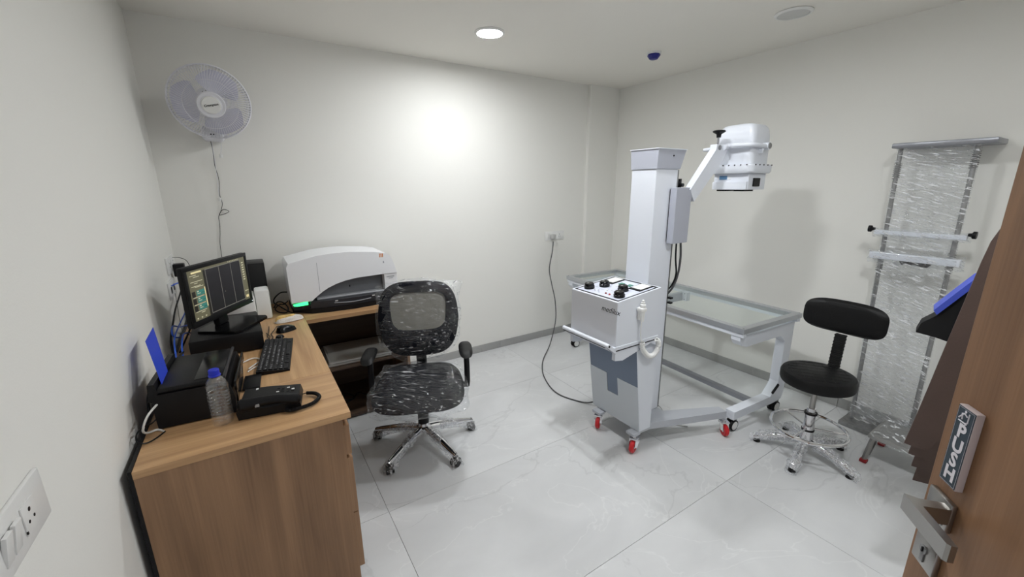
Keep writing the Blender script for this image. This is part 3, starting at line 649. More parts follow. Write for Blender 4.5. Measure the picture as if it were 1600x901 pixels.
cable('scanner_cable', [(.588, -.12, .80), (.56, -.16, .79), (.53, -.20, .80), (.50, -.24, .785), (.52, -.29, .772), (.56, -.32, .772), (.575, -.26, .79), (.55, -.20, .815), (.52, -.16, .81), (.495, -.22, .79)], .0042, M_BLACK, 'black cables bunched beside the scanner')
cable('scanner_cable', [(.590, -.10, .86), (.55, -.12, .865), (.51, -.15, .84), (.50, -.20, .82), (.53, -.25, .80), (.57, -.29, .772), (.60, -.37, .771)], .0042, M_BLACK, 'black cable leaving the left side of the scanner')
cable('fan_wire', [(.300, -.062, 1.868), (.302, -.030, 1.80), (.298, -.012, 1.72), (.306, -.008, 1.63), (.296, -.008, 1.54), (.302, -.010, 1.48), (.287, -.010, 1.43), (.278, -.012, 1.405), (.330, -.012, 1.425), (.300, -.010, 1.44), (.272, -.010, 1.40), (.268, -.008, 1.34), (.262, -.008, 1.29), (.250, -.008, 1.20), (.245, -.010, 1.0), (.225, -.025, .80)], .0016, M_BLACK, 'thin wire hanging from the wall fan to behind the monitor', 10)

# ================================================================== WALL FAN
fn = thing('wall_fan', 'white oscillating wall fan with caged blades on back wall', 'fan', (.325, 0, 1.90))
FO = (.325, 0, 1.90)
fc = Vector((.338, -.235, 2.055)); fnrm = Vector((.05, -.945, -.32)).normalized()
fx = fnrm.cross(Vector((0, 0, 1))).normalized()*-1; fy = fnrm.cross(fx)
if fy.z < 0: fy = -fy
def FP(r, a, d): return fc + (fx*math.cos(a)+fy*math.sin(a))*r + fnrm*d
M_FANW = mat('fan_white', (226, 226, 232), .4); M_BLADE = mat('fan_blade', (206, 206, 222), .3)
RF = .197
MB().tube([FP(RF, 2*PI*i/64, 0) for i in range(64)], .0055, 8, True).build('cage_rim', M_FANW, fn, 40, FO)
cw = MB(); rw = MB()
for i in range(84):
    a = 2*PI*i/84
    cw.tube([FP(r, a+.25*(1-r/RF), d) for r, d in ((.062, .066), (.10, .064), (.15, .056), (.178, .040), (.193, .016), (RF, 0))], .0014, 4)
    rw.tube([FP(r, a, d) for r, d in ((.075, -.085), (.12, -.078), (.165, -.060), (.190, -.030), (RF, 0))], .0014, 4)
for r, d in ((.13, .060), (.183, .034)): cw.tube([FP(r, 2*PI*i/48, d) for i in range(48)], .0013, 4, True)
for r, d in ((.12, -.078), (.182, -.042)): rw.tube([FP(r, 2*PI*i/48, d) for i in range(48)], .0013, 4, True)
cw.build('front_cage', M_FANW, fn, 0, FO); rw.build('rear_cage', M_FANW, fn, 0, FO)
hb = MB().lathe([(.001, .055), (.068, .058), (.071, .064), (.066, .070), (.052, .068), (.050, .071), (.001, .074)], fc, fnrm, 36).build('hub_ring', M_FANW, fn, 30, FO)
MB().lathe([(.001, .0705), (.047, .0712), (.044, .0765), (.001, .0785)], fc, fnrm, 36).build('badge', M_WHITEP, hb, 30, FO)
for k in range(3):
    a0 = R(62+120*k)
    def bl(u, v, s=1):
        rr = .030+.150*v; wv = .30+.78*math.sin(min(1, v*1.15)*PI*.62)**1.0; wv *= (1-.55*max(0, v-.72)/.28)
        a = a0+(u-.5)*2*wv*.86
        return FP(rr, a, .006+.030*(u-.5)*(1-.3*v)*2+s)
    mb = MB().grid(lambda u, v: bl(u, v, .0007), 14, 10).grid(lambda u, v: bl(u, v, -.0007), 14, 10)
    mb.build('blade', M_BLADE, fn, 60, FO)
MB().lathe([(.001, -.030), (.030, -.030), (.034, .010), (.030, .035), (.001, .038)], fc, fnrm, 24).build('rotor_hub', M_BLADE, fn, 30, FO)
MB().lathe([(.001, -.175), (.035, -.172), (.058, -.150), (.066, -.120), (.066, -.088), (.001, -.086)], fc, fnrm, 28).build('motor_housing', M_FANW, fn, 30, FO)
mv = MB()
for i in range(14): mv.box(fc+(fx*math.cos(2*PI*i/14)+fy*math.sin(2*PI*i/14))*.045+fnrm*-.0855, (.006, .006, .020))
mv.build('motor_vents', M_BLACK, fn, 0, FO)
MB().tube([fc+fnrm*-.130+Vector((0, 0, -.02)), Vector((.322, -.105, 1.99)), Vector((.320, -.085, 1.93))], [.030, .030, .034], 14).build('neck', M_FANW, fn, 40, FO)
bs = MB().box((.318, -.054, 1.900), (.110, .104, .085), bev=.020, seg=3).build('wall_base', M_FANW, fn, 35, FO)
MB().box((.318, -.1066, 1.895), (.030, .002, .006)).build('base_badge', M_BLACK, bs, 0, FO)
MB().cyl((.375, -.062, 1.895), (.389, -.062, 1.895), .020, .018, 18).build('speed_knob', M_FANW, bs, 30, FO)
for px, zt, z1 in ((.352, 1.858, 1.765), (.305, 1.858, 1.498)):
    c_ = MB().tube(spline([(px, -.075, zt), (px-.002, -.06, (zt*.6+z1*.4)), (px-.012, -.045, z1+.02)], 6), .0014, 5).build('pull_cord', M_FANW, fn, 0, FO)
    MB().lathe([(.001, 0), (.008, 0), (.009, .004), (.009, .018), (.006, .022), (.001, .022)], (px-.012, -.045, z1-.002), (0, 0, 1), 14).build('cord_knob', M_WHITEP, c_, 30, FO)
tx = fx if fx.dot(Rt) > 0 else -fx
txr = (tx*math.cos(R(14))+fy*math.sin(R(14))); tyr = (fy*math.cos(R(14))-tx*math.sin(R(14)))
o_ = fc+fnrm*.0790-Vector(FO)
text_mesh('lettering', 'Crompton', .0165, M_BLACK, hb, o_-txr*.036+tyr*-.004, txr, tyr, .0003, .15, .0004)

# ================================================================== OFFICE CHAIR in its plastic wrapping
ch = thing('office_chair', 'black mesh-back office chair still wrapped in clear plastic', 'chair', (1.180, -1.095, 0), R(-23))
inv = R(23)
M_CASTER = mat('caster_black', (18, 18, 18), .4)
def caster(par, x, y, a, r=.027, m=M_CASTER):
    c = MB(); s, co = math.sin(a), math.cos(a)
    for k in (-1, 1):
        p = Vector((x-s*.013*k, y+co*.013*k, r)); c.cyl(p-Vector((-s, co, 0))*.009, p+Vector((-s, co, 0))*.009, r, n=20)
    w = c.build('caster', m, par)
    MB().box((x, y, r+.018), (.034, .020, .030), rz=a, bev=.006).cyl((x, y, r+.02), (x, y, r+.055), .007).build('caster_hood', m, w)
for k in range(5):
    a = R(211+72*k)+inv; d = Vector((math.cos(a), math.sin(a), 0))
    MB().tube([d*.025+Vector((0, 0, .112)), d*.10+Vector((0, 0, .106)), d*.20+Vector((0, 0, .092)), d*.29+Vector((0, 0, .074)), d*.325+Vector((0, 0, .066))], [.022, .022, .020, .017, .012], 12).build('leg', M_CHROME, ch)
    caster(ch, d.x*.315, d.y*.315, a+.9+k)
    def bw_(u, v, d=d, a=a, k=k):
        s0 = .10 if k in (0, 2) else .06
        t_ = s0+(.345-s0)*v; z_ = .112-.075*(t_/.32)**2; th = 2*PI*u
        side = Vector((-d.y, d.x, 0)); p = d*t_+Vector((0, 0, z_))+(side*math.cos(th)+Vector((0, 0, 1))*math.sin(th))*(.029+.004*math.sin(9*v))
        if v > .75: p.z -= (v-.75)*.06
        return p+wob(p, 34, .012, k)
    MB().grid(bw_, 22, 26, closeu=True).build('bubble_wrap', M_BUBBLE, ch, 60, keep=True)
MB().lathe([(.001, .085), (.026, .086), (.044, .098), (.046, .122), (.036, .132), (.034, .150), (.001, .150)], n=28).build('hub', M_CHROME, ch)
MB().lathe([(.001, .1505), (.033, .1505), (.033, .285), (.027, .287), (.027, .345), (.001, .345)], n=24).build('gas_lift', M_BLACK, ch)
MB().box((0, -.01, .362), (.22, .26, .034), bev=.01).build('seat_mechanism', M_BLACK, ch)
# seat: waterfall front edge
def seatwarp(a, b, c):
    z = .445+c
    if b < -.12: z -= (-.12-b)**2*1.4
    return (a*(1-.10*max(0, b)/.25), b-.085, z)
MB().pillow(superell(.255, .265, 5), .052, .052, 56, 9, seatwarp, .4).build('seat', M_FABRIC, ch)
def bagseat(a, b, c):
    z = .445+c
    if b < -.12: z -= (-.12-b)**2*1.4
    p = Vector((a*(1-.10*max(0, b)/.25), b-.085, z)); return p+wob(p, 13, .014, 2)+wob(p, 40, .004, 3)
def so(t):
    x, y = superell(.282, .290, 4)(t); e = 1+.09*max(0, math.cos((t-R(315))*2))**6+.05*max(0, math.cos((t-R(220))*2))**8
    return x*e, y*e
MB().pillow(so, .064, .060, 90, 18, bagseat, .4).build('seat_bag', M_BAG, ch, 60)
# backrest: a padded frame round a mesh window, leaning back
def bwarp(a, b, c, off=0):
    # a across, b up, c towards the sitter (-y); curved lumbar
    y = .205+.055*(b/.25)-.30*a*a*-1*.9-.035*math.cos(b/.25*1.5) - c
    return Vector((a, y-off, .765+b))
def bout(t):
    a, b = superell(.250, .232, 3.6)(t); return a*(1-.13*max(0, -b)/.232-.06*max(0, b)/.232), b
def bin_(t):
    a, b = superell(.168, .112, 4.2)(t); return a*(1+.06*b/.112), b+.052
bm_ = MB(); n = 72; rows = []
prof8 = [(0, 0), (.06, .016), (.25, .024), (.75, .024), (.94, .016), (1, 0), (.94, -.012), (.5, -.016), (.06, -.012)]
vs_ = []
for f_, c_ in prof8:
    for i in range(n):
        o1, i1 = bout(2*PI*i/n), bin_(2*PI*i/n)
        vs_.append(bwarp(o1[0]+(i1[0]-o1[0])*f_, o1[1]+(i1[1]-o1[1])*f_, c_))
m_ = len(prof8)
bm_.add(vs_, [(j*n+i, j*n+(i+1) % n, ((j+1) % m_)*n+(i+1) % n, ((j+1) % m_)*n+i) for j in range(m_) for i in range(n)])
bk = bm_.build('backrest_frame', M_FABRIC, ch)
M_NET = film('mesh_net', .55, (1, 1, 1), 1, 0, .6, .2, 0, (150, 148, 142))
MB().pillow(lambda t: tuple(x*1.02 for x in (bin_(t)[0], bin_(t)[1]-.052)), .001, .001, 48, 6, lambda a, b, c: bwarp(a, b+.052, c+.004)).build('mesh_panel', mat('mesh_net_grey', (142, 139, 131), .85, bump=.6, bscale=700), ch)
MB().pillow(superell(.135, .042, 3), .020, .010, 40, 6, lambda a, b, c: bwarp(a, b-.135, c+.020)).build('lumbar_pad', M_FABRIC, ch)
MB().tube([bwarp(0, -.16, -.045), bwarp(0, -.26, -.055), Vector((0, .21, .40)), Vector((0, .10, .365))], [.030, .034, .034, .030], 10).build('back_bracket', M_BLACK, ch)
def bago(t):
    x, y = bout(t); ear = 1+.20*max(0, math.cos((t-R(38))))**40+.16*max(0, math.cos((t-R(139))))**40
    return x*1.085*ear, y*1.06*(1+.06*max(0, -math.sin(t)))*(1+(ear-1)*.5)
MB().pillow(bago, .042, .030, 110, 20, lambda a, b, c: (lambda p: p+wob(p, 11, .015, 8)+wob(p, 34, .005, 9))(bwarp(a, b, c)), .35).build('backrest_bag', M_BAG, ch, 60)
for s_ in (-1, 1):
    ar = MB().pillow(superell(.040, .115, 3.2), .016, .014, 36, 6, lambda a, b, c, s_=s_: (s_*.275+a, b-.055, .640+c-.5*max(0, -b-.05)**2*6)).build('armrest', M_VINYL, ch)
    MB().tube([(s_*.279, -.03, .628), (s_*.281, -.03, .52), (s_*.281, -.03, .42), (s_*.279, -.03, .385)], [.017, .017, .017, .014], 12).build('armrest_post', M_BLACK, ar)
    MB().box((s_*.215, -.03, .400), (.13, .045, .022), bev=.006).build('armrest_bracket', M_BLACK, ar)

# ================================================================== MOBILE X-RAY UNIT
xr = thing('mobile_xray_unit', 'white mobile x-ray unit with control box, column and tube head', 'x-ray machine', (2.35, -1.69, 0))
XO = (2.35, -1.69, 0)
def X(mb, name, m, par=None, smooth=35): return mb.build(name, m, par or xr, smooth, XO)
# base rails splayed to the rear
for s_ in (1, -1):
    yc = lambda y: -1.695+s_*(y+1.695)
    pr = [(2.26, yc(-1.80)), (2.26, yc(-1.875)), (2.350, yc(-1.879)), (2.868, yc(-2.066)), (2.884, yc(-2.000)), (2.50, yc(-1.815))]
    X(MB().prism(pr, 'z', .104, .150), 'base_rail', M_RAIL, None, 0)
X(MB().bb((2.28, -1.84, .108), (2.54, -1.55, .148)), 'base_plate', M_RAIL, None, 0)
def red_caster(x, y, a, r=.038):
    d = Vector((math.cos(a), math.sin(a), 0)); s = Vector((-d.y, d.x, 0)); c = Vector((x, y, r+.0005))
    w = X(MB().lathe([(.001, -.011), (r*.6, -.011), (r*.82, -.014), (r, -.008), (r, .008), (r*.82, .014), (r*.6, .011), (.001, .011)], c, s, 26), 'caster_wheel', M_RED)
    X(MB().lathe([(.001, -.0135), (.012, -.0135), (.012, .0135), (.001, .0135)], c, s, 14), 'hub', M_CHROME, w)
    f = MB()
    for k in (-1, 1):
        p = c+s*.019*k; q_ = c+s*.019*k+Vector((0, 0, .048))-d*.018
        f.tube([p, p+Vector((0, 0, .02))-d*.006, q_], [.009, .011, .015], 4)
    f.box((c.x-d.x*.018, c.y-d.y*.018, .0895), (.052, .052, .010), rz=a, bev=.002).cyl((c.x-d.x*.018, c.y-d.y*.018, .092), (c.x-d.x*.018, c.y-d.y*.018, .1035), .014)
    X(f, 'fork', M_CHROME, w)
    X(MB().box((c.x-d.x*.045, c.y-d.y*.045, .070), (.030, .034, .006), rz=a, ry=R(25), bev=.002), 'brake_pedal', M_DULL, w)
red_caster(2.205, -1.880, R(200)); red_caster(2.212, -1.575, R(215)); red_caster(2.835, -2.085, R(240)); red_caster(2.84, -1.31, R(150))
X(MB().bb((2.200, -1.600, .104), (2.2440, -1.530, .1205)), 'rail_end', M_RAIL, None, 0)
X(MB().bb((2.200, -1.885, .104), (2.2595, -1.825, .1205)), 'rail_end', M_RAIL, None, 0)
# lower body, wedge shaped
BY0, BY1 = -1.882, -1.486
X(MB().prism([(2.252, .122), (2.178, .664), (2.349, .664), (2.349, .122)], 'y', BY0, BY1), 'lower_body', M_POWDER, None, 0)
def fp(u, v, o=.0):   # point on the sloping front: u 0..1 from left(far) to right(near), v 0..1 up
    p0 = Vector((2.252, 0, .122)); p1 = Vector((2.178, 0, .664)); p = p0.lerp(p1, v); nrm = Vector((-.991, 0, -.135))
    return (p.x+nrm.x*o, BY1+(BY0-BY1)*u, p.z+nrm.z*o)
def fpoly(poly, o0, o1):
    n = len(poly); mb = MB()
    mb.add([fp(u, v, o0) for u, v in poly]+[fp(u, v, o1) for u, v in poly], [tuple(range(n)), tuple(range(2*n-1, n-1, -1))]+[(i, (i+1) % n, n+(i+1) % n, n+i) for i in range(n)]); return mb
X(fpoly([(.004, .30), (.996, .30), (.996, .995), (.004, .995)], .0003, .0012), 'steel_front_panel', mat('steel_blue_panel', (112, 122, 138), .3, metal=.8, bump=.03, bscale=120, bstretch=(1, 30, 1)), None, 0)
X(fpoly([(.002, .003), (.998, .003), (.998, .565), (.60, .565), (.60, .33), (.375, .33), (.375, .565), (.002, .565)], .0013, .004), 'white_front_panel', mat('panel_white', (206, 212, 218), .35), None, 0)
# column
X(MB().bb((2.350, -1.785, .150), (2.538, -1.612, 1.663), bev=.003), 'column', M_POWDER, None, 0)
cp = MB(); A_ = [(2.344, -1.795), (2.584, -1.795), (2.584, -1.602), (2.344, -1.602)]; B_ = [(2.346, -1.790), (2.548, -1.790), (2.548, -1.607), (2.346, -1.607)]
cp.add([(x, y, 1.768) for x, y in A_]+[(x, y, 1.6635) for x, y in B_], [(0, 1, 2, 3), (7, 6, 5, 4), (0, 4, 5, 1), (1, 5, 6, 2), (2, 6, 7, 3), (3, 7, 4, 0)])
cpo = X(cp, 'column_cap', M_POWDERG, None, 0)
X(MB().bb((2.340, -1.799, 1.7682), (2.588, -1.598, 1.772)), 'cap_lid', M_POWDER, cpo, 0)
X(MB().cyl((2.475, -1.7940, 1.735), (2.475, -1.7965, 1.735), .005, n=10), 'screw', M_BLACK, cpo)
X(MB().bb((2.5385, -1.784, .152), (2.549, -1.750, 1.66)), 'lift_rail', M_DULL, None, 0)
X(MB().bb((2.5385, -1.66, .155), (2.552, -1.63, 1.66)), 'lift_rail', M_DULL, None, 0)
# carriage and arm
X(MB().bb((2.470, -1.838, 1.245), (2.608, -1.7955, 1.562), bev=.003), 'carriage_cover', M_POWDERG, None, 0)
X(MB().bb((2.555, -1.7950, 1.265), (2.640, -1.640, 1.545)), 'carriage', M_DULL, None, 0)
X(MB().bb((2.480, -1.7950, 1.255), (2.553, -1.7855, 1.552)), 'carriage_plate', M_BLACK, None, 0)
X(MB().box((2.575, -1.765, 1.585), (.020, .030, .050)).cyl((2.575, -1.785, 1.575), (2.575, -1.80, 1.575), .010), 'limit_switch', M_BLACK, None, 0)
X(MB().prism([(2.582, 1.55), (2.625, 1.482), (2.870, 1.715), (2.905, 1.775), (2.905, 1.800), (2.795, 1.805), (2.790, 1.775)], 'y', -1.846, -1.804), 'arm', M_POWDER, None, 0)
X(MB().cyl((2.822, -1.8465, 1.787), (2.822, -1.8495, 1.787), .014, n=18).cyl((2.868, -1.8465, 1.789), (2.868, -1.8485, 1.789), .005, n=10), 'arm_bolt', M_DULL)
kn = X(MB().lathe([(.001, 0), (.012, 0), (.014, .018), (.034, .030), (.036, .036), (.030, .040), (.001, .041)], (2.842, -1.82, 1.846), (0, 0, 1), 20), 'clamp_knob', M_BLACK)
X(MB().cyl((2.842, -1.82, 1.804), (2.842, -1.82, 1.8465), .006, n=10), 'knob_stem', M_CHROME, kn)
# tube head
HX, HY = 3.037, -1.862
def rr(w, d, z, e=7, n=56):
    f = superell(w/2, d/2, e); return [(HX+f(2*PI*i/n)[0], HY+f(2*PI*i/n)[1], z) for i in range(n)]
def loft(sections, name, m, par=None):
    n = len(sections[0]); vs = [p for s in sections for p in s]
    fs = [(j*n+i, j*n+(i+1) % n, (j+1)*n+(i+1) % n, (j+1)*n+i) for j in range(len(sections)-1) for i in range(n)]+[tuple(range(n-1, -1, -1)), tuple((len(sections)-1)*n+i for i in range(n))]
    return X(MB().add(vs, fs), name, m, par, 40)
hh = loft([rr(.205, .235, 1.690), rr(.205, .235, 1.80), rr(.200, .228, 1.865), rr(.188, .212, 1.898), rr(.160, .18, 1.917), rr(.09, .11, 1.926)], 'tube_housing', M_POWDER)
loft([rr(.240, .260, 1.640, 7), rr(.256, .276, 1.650, 7), rr(.258, .278, 1.684, 7), rr(.250, .270, 1.690, 7)], 'flange', M_POWDER)
for k in range(7): X(MB().cyl((HX-.128, HY-.11+.036*k, 1.6872), (HX-.1325, HY-.11+.036*k, 1.6872), .0035, n=8), 'flange_screw', M_BLACK)
for k in range(5): X(MB().cyl((HX-.09+.045*k, HY-.138, 1.6872), (HX-.09+.045*k, HY-.1425, 1.6872), .0035, n=8), 'flange_screw', M_BLACK)
col_ = X(MB().bb((HX-.095, HY-.112, 1.545), (HX+.095, HY+.104, 1.6395), bev=.003), 'collimator', M_POWDER, None, 0)
X(MB().bb((HX-.108, HY-.108, 1.5452), (HX-.0955, HY+.104, 1.592), bev=.002), 'collimator_front', M_POWDER, col_, 0)
X(MB().bb((HX-.0975, HY+.020, 1.605), (HX-.0952, HY+.068, 1.628)), 'collimator_label', mat('label_blue', (92, 132, 170), .5), col_, 0)
X(MB().cyl((HX-.0952, HY+.004, 1.612), (HX-.100, HY+.004, 1.612), .006, n=12), 'collimator_button', M_WHITEP, col_)
X(MB().box((HX-.01, HY-.1145, 1.588), (.075, .008, .050), bev=.004), 'collimator_knob', M_BLACK, col_, 0)
for a, b in ((-.085, -.025), (.025, .085)): X(MB().bb((HX-.085, HY+a, 1.536), (HX+.02, HY+b, 1.5445)), 'shutter_rail', M_BLACK, col_, 0)
yk = spline([(HX+.005, HY+.135, 1.795), (HX-.06, HY+.134, 1.795), (HX-.125, HY+.10, 1.797), (HX-.138, HY+.02, 1.799), (HX-.138, HY-.06, 1.799), (HX-.115, HY-.118, 1.797), (HX-.05, HY-.134, 1.794), (HX+.005, HY-.135, 1.793)], 8)
X(MB().tube(yk, .0125, 12), 'yoke', M_POWDER)
for s_ in (-1, 1):
    X(MB().cyl((HX+.012, HY+s_*.110, 1.793), (HX+.012, HY+s_*.152, 1.793), .021, n=20), 'pivot', M_POWDER)
    X(MB().cyl((HX+.012, HY+s_*.1522, 1.793), (HX+.012, HY+s_*.156, 1.793), .016, n=18), 'pivot_cap', M_DULL)
X(MB().tube([(2.815, -1.803, 1.780), (2.795, -1.785, 1.778), (2.780, -1.768, 1.776)], [.011, .011, .008], 12), 'yoke_handle', M_POWDER)
X(MB().cyl((2.86, -1.847, 1.79), (HX-.132, -1.847, 1.797), .017, n=16), 'yoke_joint', M_POWDER)
X(MB().box((HX-.03, HY-.129, 1.765), (.014, .024, .030), bev=.003), 'yoke_bracket', M_POWDER)
X(MB().tube([(HX-.125, HY+.11, 1.683), (HX-.15, HY+.135, 1.680), (HX-.165, HY+.15, 1.678)], .006, 8), 'head_handle', M_BLACK)
# control box with sloping top
TZ = lambda x, o=0: .980+(x-2.0)*.10+o
CBY0, CBY1 = -1.884, -1.519
cb = X(MB().prism([(2.0, .730), (2.0, TZ(2.0)), (2.345, TZ(2.345)), (2.345, .730)], 'y', CBY0, CBY1), 'control_box', M_POWDER, None, 0)
X(MB().bb((1.9975, CBY0+.002, .732), (1.9997, CBY1-.002, .978)), 'silver_front', M_SILV, cb, 0)
def tp(x0, y0, x1, y1, o0, o1, name, m, par=cb):
    mb = MB(); q4 = [(x0, y0), (x1, y0), (x1, y1), (x0, y1)]
    mb.add([(x, y, TZ(x, o0)) for x, y in q4]+[(x, y, TZ(x, o1)) for x, y in q4], [(3, 2, 1, 0), (4, 5, 6, 7)]+[(i, (i+1) % 4, 4+(i+1) % 4, 4+i) for i in range(4)])
    return X(mb, name, m, par, 0)
tp(2.012, CBY0+.012, 2.335, CBY1-.012, .0002, .0012, 'panel_border', M_BLACK)
tp(2.022, CBY0+.020, 2.315, CBY1-.026, .0013, .0022, 'panel_face', mat('panel_lilac', (212, 216, 230), .4))
for y0, y1 in ((-1.640, -1.560), (-1.850, -1.770)):
    tp(2.205, y0, 2.312, y1, .0023, .008, 'meter_frame', M_BLACK)
    tp(2.220, y0+.006, 2.308, y1-.006, .0082, .0095, 'meter_dial', M_WHITEP)
for x, y in ((2.245, -1.680), (2.250, -1.738)): tp(x-.015, y-.014, x+.015, y+.014, .0023, .006, 'display', mat('display_green', (72, 130, 112), .35))
for x, y in ((2.072, -1.590), (2.155, -1.630), (2.160, -1.770), (2.070, -1.826)):
    k_ = X(MB().lathe([(.001, .002), (.031, .002), (.031, .016), (.028, .018), (.028, .030), (.024, .034), (.001, .034)], (x, y, TZ(x)), (-.0995, 0, .995), 22), 'knob', M_BLACKG, cb)
    X(MB().box((x-.012, y, TZ(x)+.0345), (.016, .003, .001)), 'knob_pointer', M_WHITEP, k_, 0)
for x, y in ((2.055, -1.655), (2.052, -1.690)):
    X(MB().cyl((x, y, TZ(x)+.002), (x-.006, y, TZ(x)+.018), .0045, .0035, 10), 'toggle_switch', M_CHROME, cb)
for x, y, m in ((2.060, -1.735, mat('lamp_dark_red', (120, 40, 40), .3)), (2.058, -1.765, mat('lamp_red', (176, 40, 44), .3)), (2.105, -1.70, M_WHITEP)):
    X(MB().lathe([(.001, .002), (.006, .002), (.006, .007), (.003, .010), (.001, .0105)], (x, y, TZ(x)), (0, 0, 1), 12), 'pilot_lamp', m, cb)
mk = MB()
for x, y in ((2.115, -1.60), (2.10, -1.66), (2.12, -1.72), (2.19, -1.69), (2.19, -1.60), (2.11, -1.80), (2.045, -1.79)):
    for j in range(3): mk.box((x, y-.008*j, TZ(x)+.0024), (.004, .005, .0004))
X(mk, 'panel_lettering', M_GREYM, cb, 0)
text_mesh('lettering', 'medilux', .042, M_BLACK, cb, (1.9972-XO[0], -1.768-XO[1], .913), (0, -1, 0), (0, 0, 1), .0003, .35, 0)
X(MB().bb((1.990, CBY0-.004, .698), (2.348, CBY1+.004, .7295), bev=.002), 'tray', M_POWDER, None, 0)
X(MB().bb((2.0, CBY0-.0060, .706), (2.345, CBY0-.0042, .711)), 'tray_trim', M_BLACK, None, 0)
for y0 in (CBY0-.002, CBY1-.022):
    X(MB().prism([(2.30, .697), (1.995, .697), (1.945, .735), (1.940, .752), (1.958, .752), (2.0, .715), (2.0, .650), (2.06, .640)], 'y', y0, y0+.024), 'handle_bracket', M_POWDER, None, 0)
X(MB().tube([(1.948, CBY1+.006, .746), (1.948, CBY0-.004, .746)], .0125, 14), 'push_handle', M_POWDER)
X(MB().tube([(1.9425, CBY1+.0, .7335), (1.9425, CBY0+.02, .7335)], .003, 8), 'handle_trim', M_BLACK)
for y in (CBY1+.0062, CBY0-.0042): X(MB().cyl((1.948, y-.002, .746), (1.948, y+.002, .746), .006, n=10), 'handle_bolt', M_BLACK)
# exposure hand switch and coiled lead
hs = X(MB().lathe([(.001, -.075), (.010, -.074), (.014, -.03), (.016, .0), (.016, .022), (.011, .026), (.011, .034), (.008, .036), (.008, .044), (.005, .048), (.001, .049)], (2.172, -1.905, .925), (0, 0, 1), 20), 'hand_switch', M_WHITEP)
X(MB().box((2.165, -1.8935, .895), (.020, .018, .075), bev=.004).box((2.165, -1.905, .920), (.045, .040, .022), bev=.006), 'switch_holder', M_WHITEP, hs)
X(MB().tube(spline([(2.172, -1.905, .850), (2.170, -1.905, .78), (2.185, -1.905, .72)], 6), .0028, 6), 'switch_lead', M_WHITEP, hs)
X(MB().tube(coil([(2.185, -1.908, .725), (2.195, -1.91, .68), (2.24, -1.912, .635), (2.29, -1.912, .630), (2.325, -1.91, .665), (2.325, -1.908, .70), (2.31, -1.905, .715)], .0115, 34, 10), .0042, 6), 'coiled_lead', M_WHITEP, hs)
X(MB().tube(spline([(2.560, -1.80, 1.25), (2.562, -1.803, 1.15), (2.580, -1.803, 1.05), (2.568, -1.79, .98), (2.562, -1.74, .90), (2.560, -1.70, .75)], 8), .0050, 8), 'high_tension_cable', M_BLACK)
X(MB().tube(spline([(2.600, -1.80, 1.245), (2.606, -1.805, 1.15), (2.596, -1.805, 1.05), (2.575, -1.79, .96), (2.562, -1.72, .85), (2.561, -1.68, .70)], 8), .0065, 8), 'high_tension_cable', M_CORD)
for z in (.90, .87): X(MB().box((2.556, -1.795, z), (.022, .026, .012), bev=.002), 'cable_clip', M_BLACK, None, 0)
cable('floor_cable', [(2.56, -1.62, .02), (2.70, -1.55, .0045), (2.78, -1.62, .0045), (2.70, -1.74, .0045), (2.66, -1.82, .0045), (2.72, -1.90, .0045)], .0030, mat('pale_cable', (172, 172, 170), .6), 'thin pale cable lying on floor behind the x-ray column')

# ================================================================== EXAMINATION TABLE
tb = thing('examination_table', 'glass topped rolling examination table along the right wall', 'table', (3.221, -1.251, 0), R(-3.4))
TW, TL, TT = .325, .888, .730
for s_ in (-1, 1):
    MB().box((s_*(TW-.022), 0, TT-.016), (.044, 2*TL, .032), bev=.002).build('side_rail', M_ALU, tb, 0)
    MB().box((0, s_*(TL-.022), TT-.016), (2*TW-.090, .044, .032), bev=.002).build('end_rail', M_ALU, tb, 0)
    MB().box((s_*(TW-.024), 0, TT-.046), (.036, 2*TL-.010, .024), bev=.002).build('under_rail', M_POWDER, tb, 0)
    for b_ in (-1, 1): MB().cyl((s_*(TW-.014), b_*(TL-.014), TT), (s_*(TW-.014), b_*(TL-.014), TT+.0015), .005, n=10).build('screw', M_DULL, tb)
MB().box((0, 0, TT-.010), (2*TW-.092, 2*TL-.092, .006)).build('glass_top', M_GLASS, tb, 0)
for e_ in (-1, 1):
    yc = e_*.835
    # C shaped end frame: foot, raised knee, upright, top arm
    pr = [(-.268, .090), (-.268, .148), (.130, .148), (.190, .215), (.205, .245), (.205, .545), (.140, .595), (-.240, .595), (-.285, .610), (-.315, .645), (-.315, .6715), (.292, .6715), (.292, .150), (.270, .100), (.180, .090)]
    MB().prism(pr, 'y', yc-.030, yc+.030).build('end_frame', M_POWDER, tb, 20)
    for x in (-.235, .250):
        f = MB(); 
        w = MB()
        for k in (-1, 1): w.cyl((x, yc+k*.016-.008, .038), (x, yc+k*.016+.008, .038), .0375, n=24)
        wo = w.build('caster', M_RUBBER, tb)
        d_ = MB()
        for k in (-1, 1): d_.cyl((x, yc+k*.0245, .038), (x, yc+k*.0262, .038), .029, n=22)
        d_.build('hub_cap', M_WHITEP, wo)
        MB().box((x+.010, yc, .076), (.030, .040, .024), bev=.004).build('caster_fork', M_DULL, wo)
    MB().box((.165, yc-e_*-.036 if e_ > 0 else yc-.038, .205), (.085, .012, .022), ry=R(-38), bev=.005).build('tilt_lever', M_BLACK, tb)
MB().box((.02, 0, .118), (.045, 1.608, .030)).build('stretcher', M_GREYM, tb, 0)
MB().box((.05, .02, .650), (.44, .030, .070)).build('cross_beam', M_POWDERG, tb, 0)
cbk = MB().box((.262, -.015, .655), (.045, .050, .075), bev=.002).build('beam_bracket', M_POWDER, tb, 0)
for z in (.63, .68): MB().cyl((.2385, -.02, z), (.2375, -.02, z), .004, n=8).build('screw', M_BLACK, cbk)

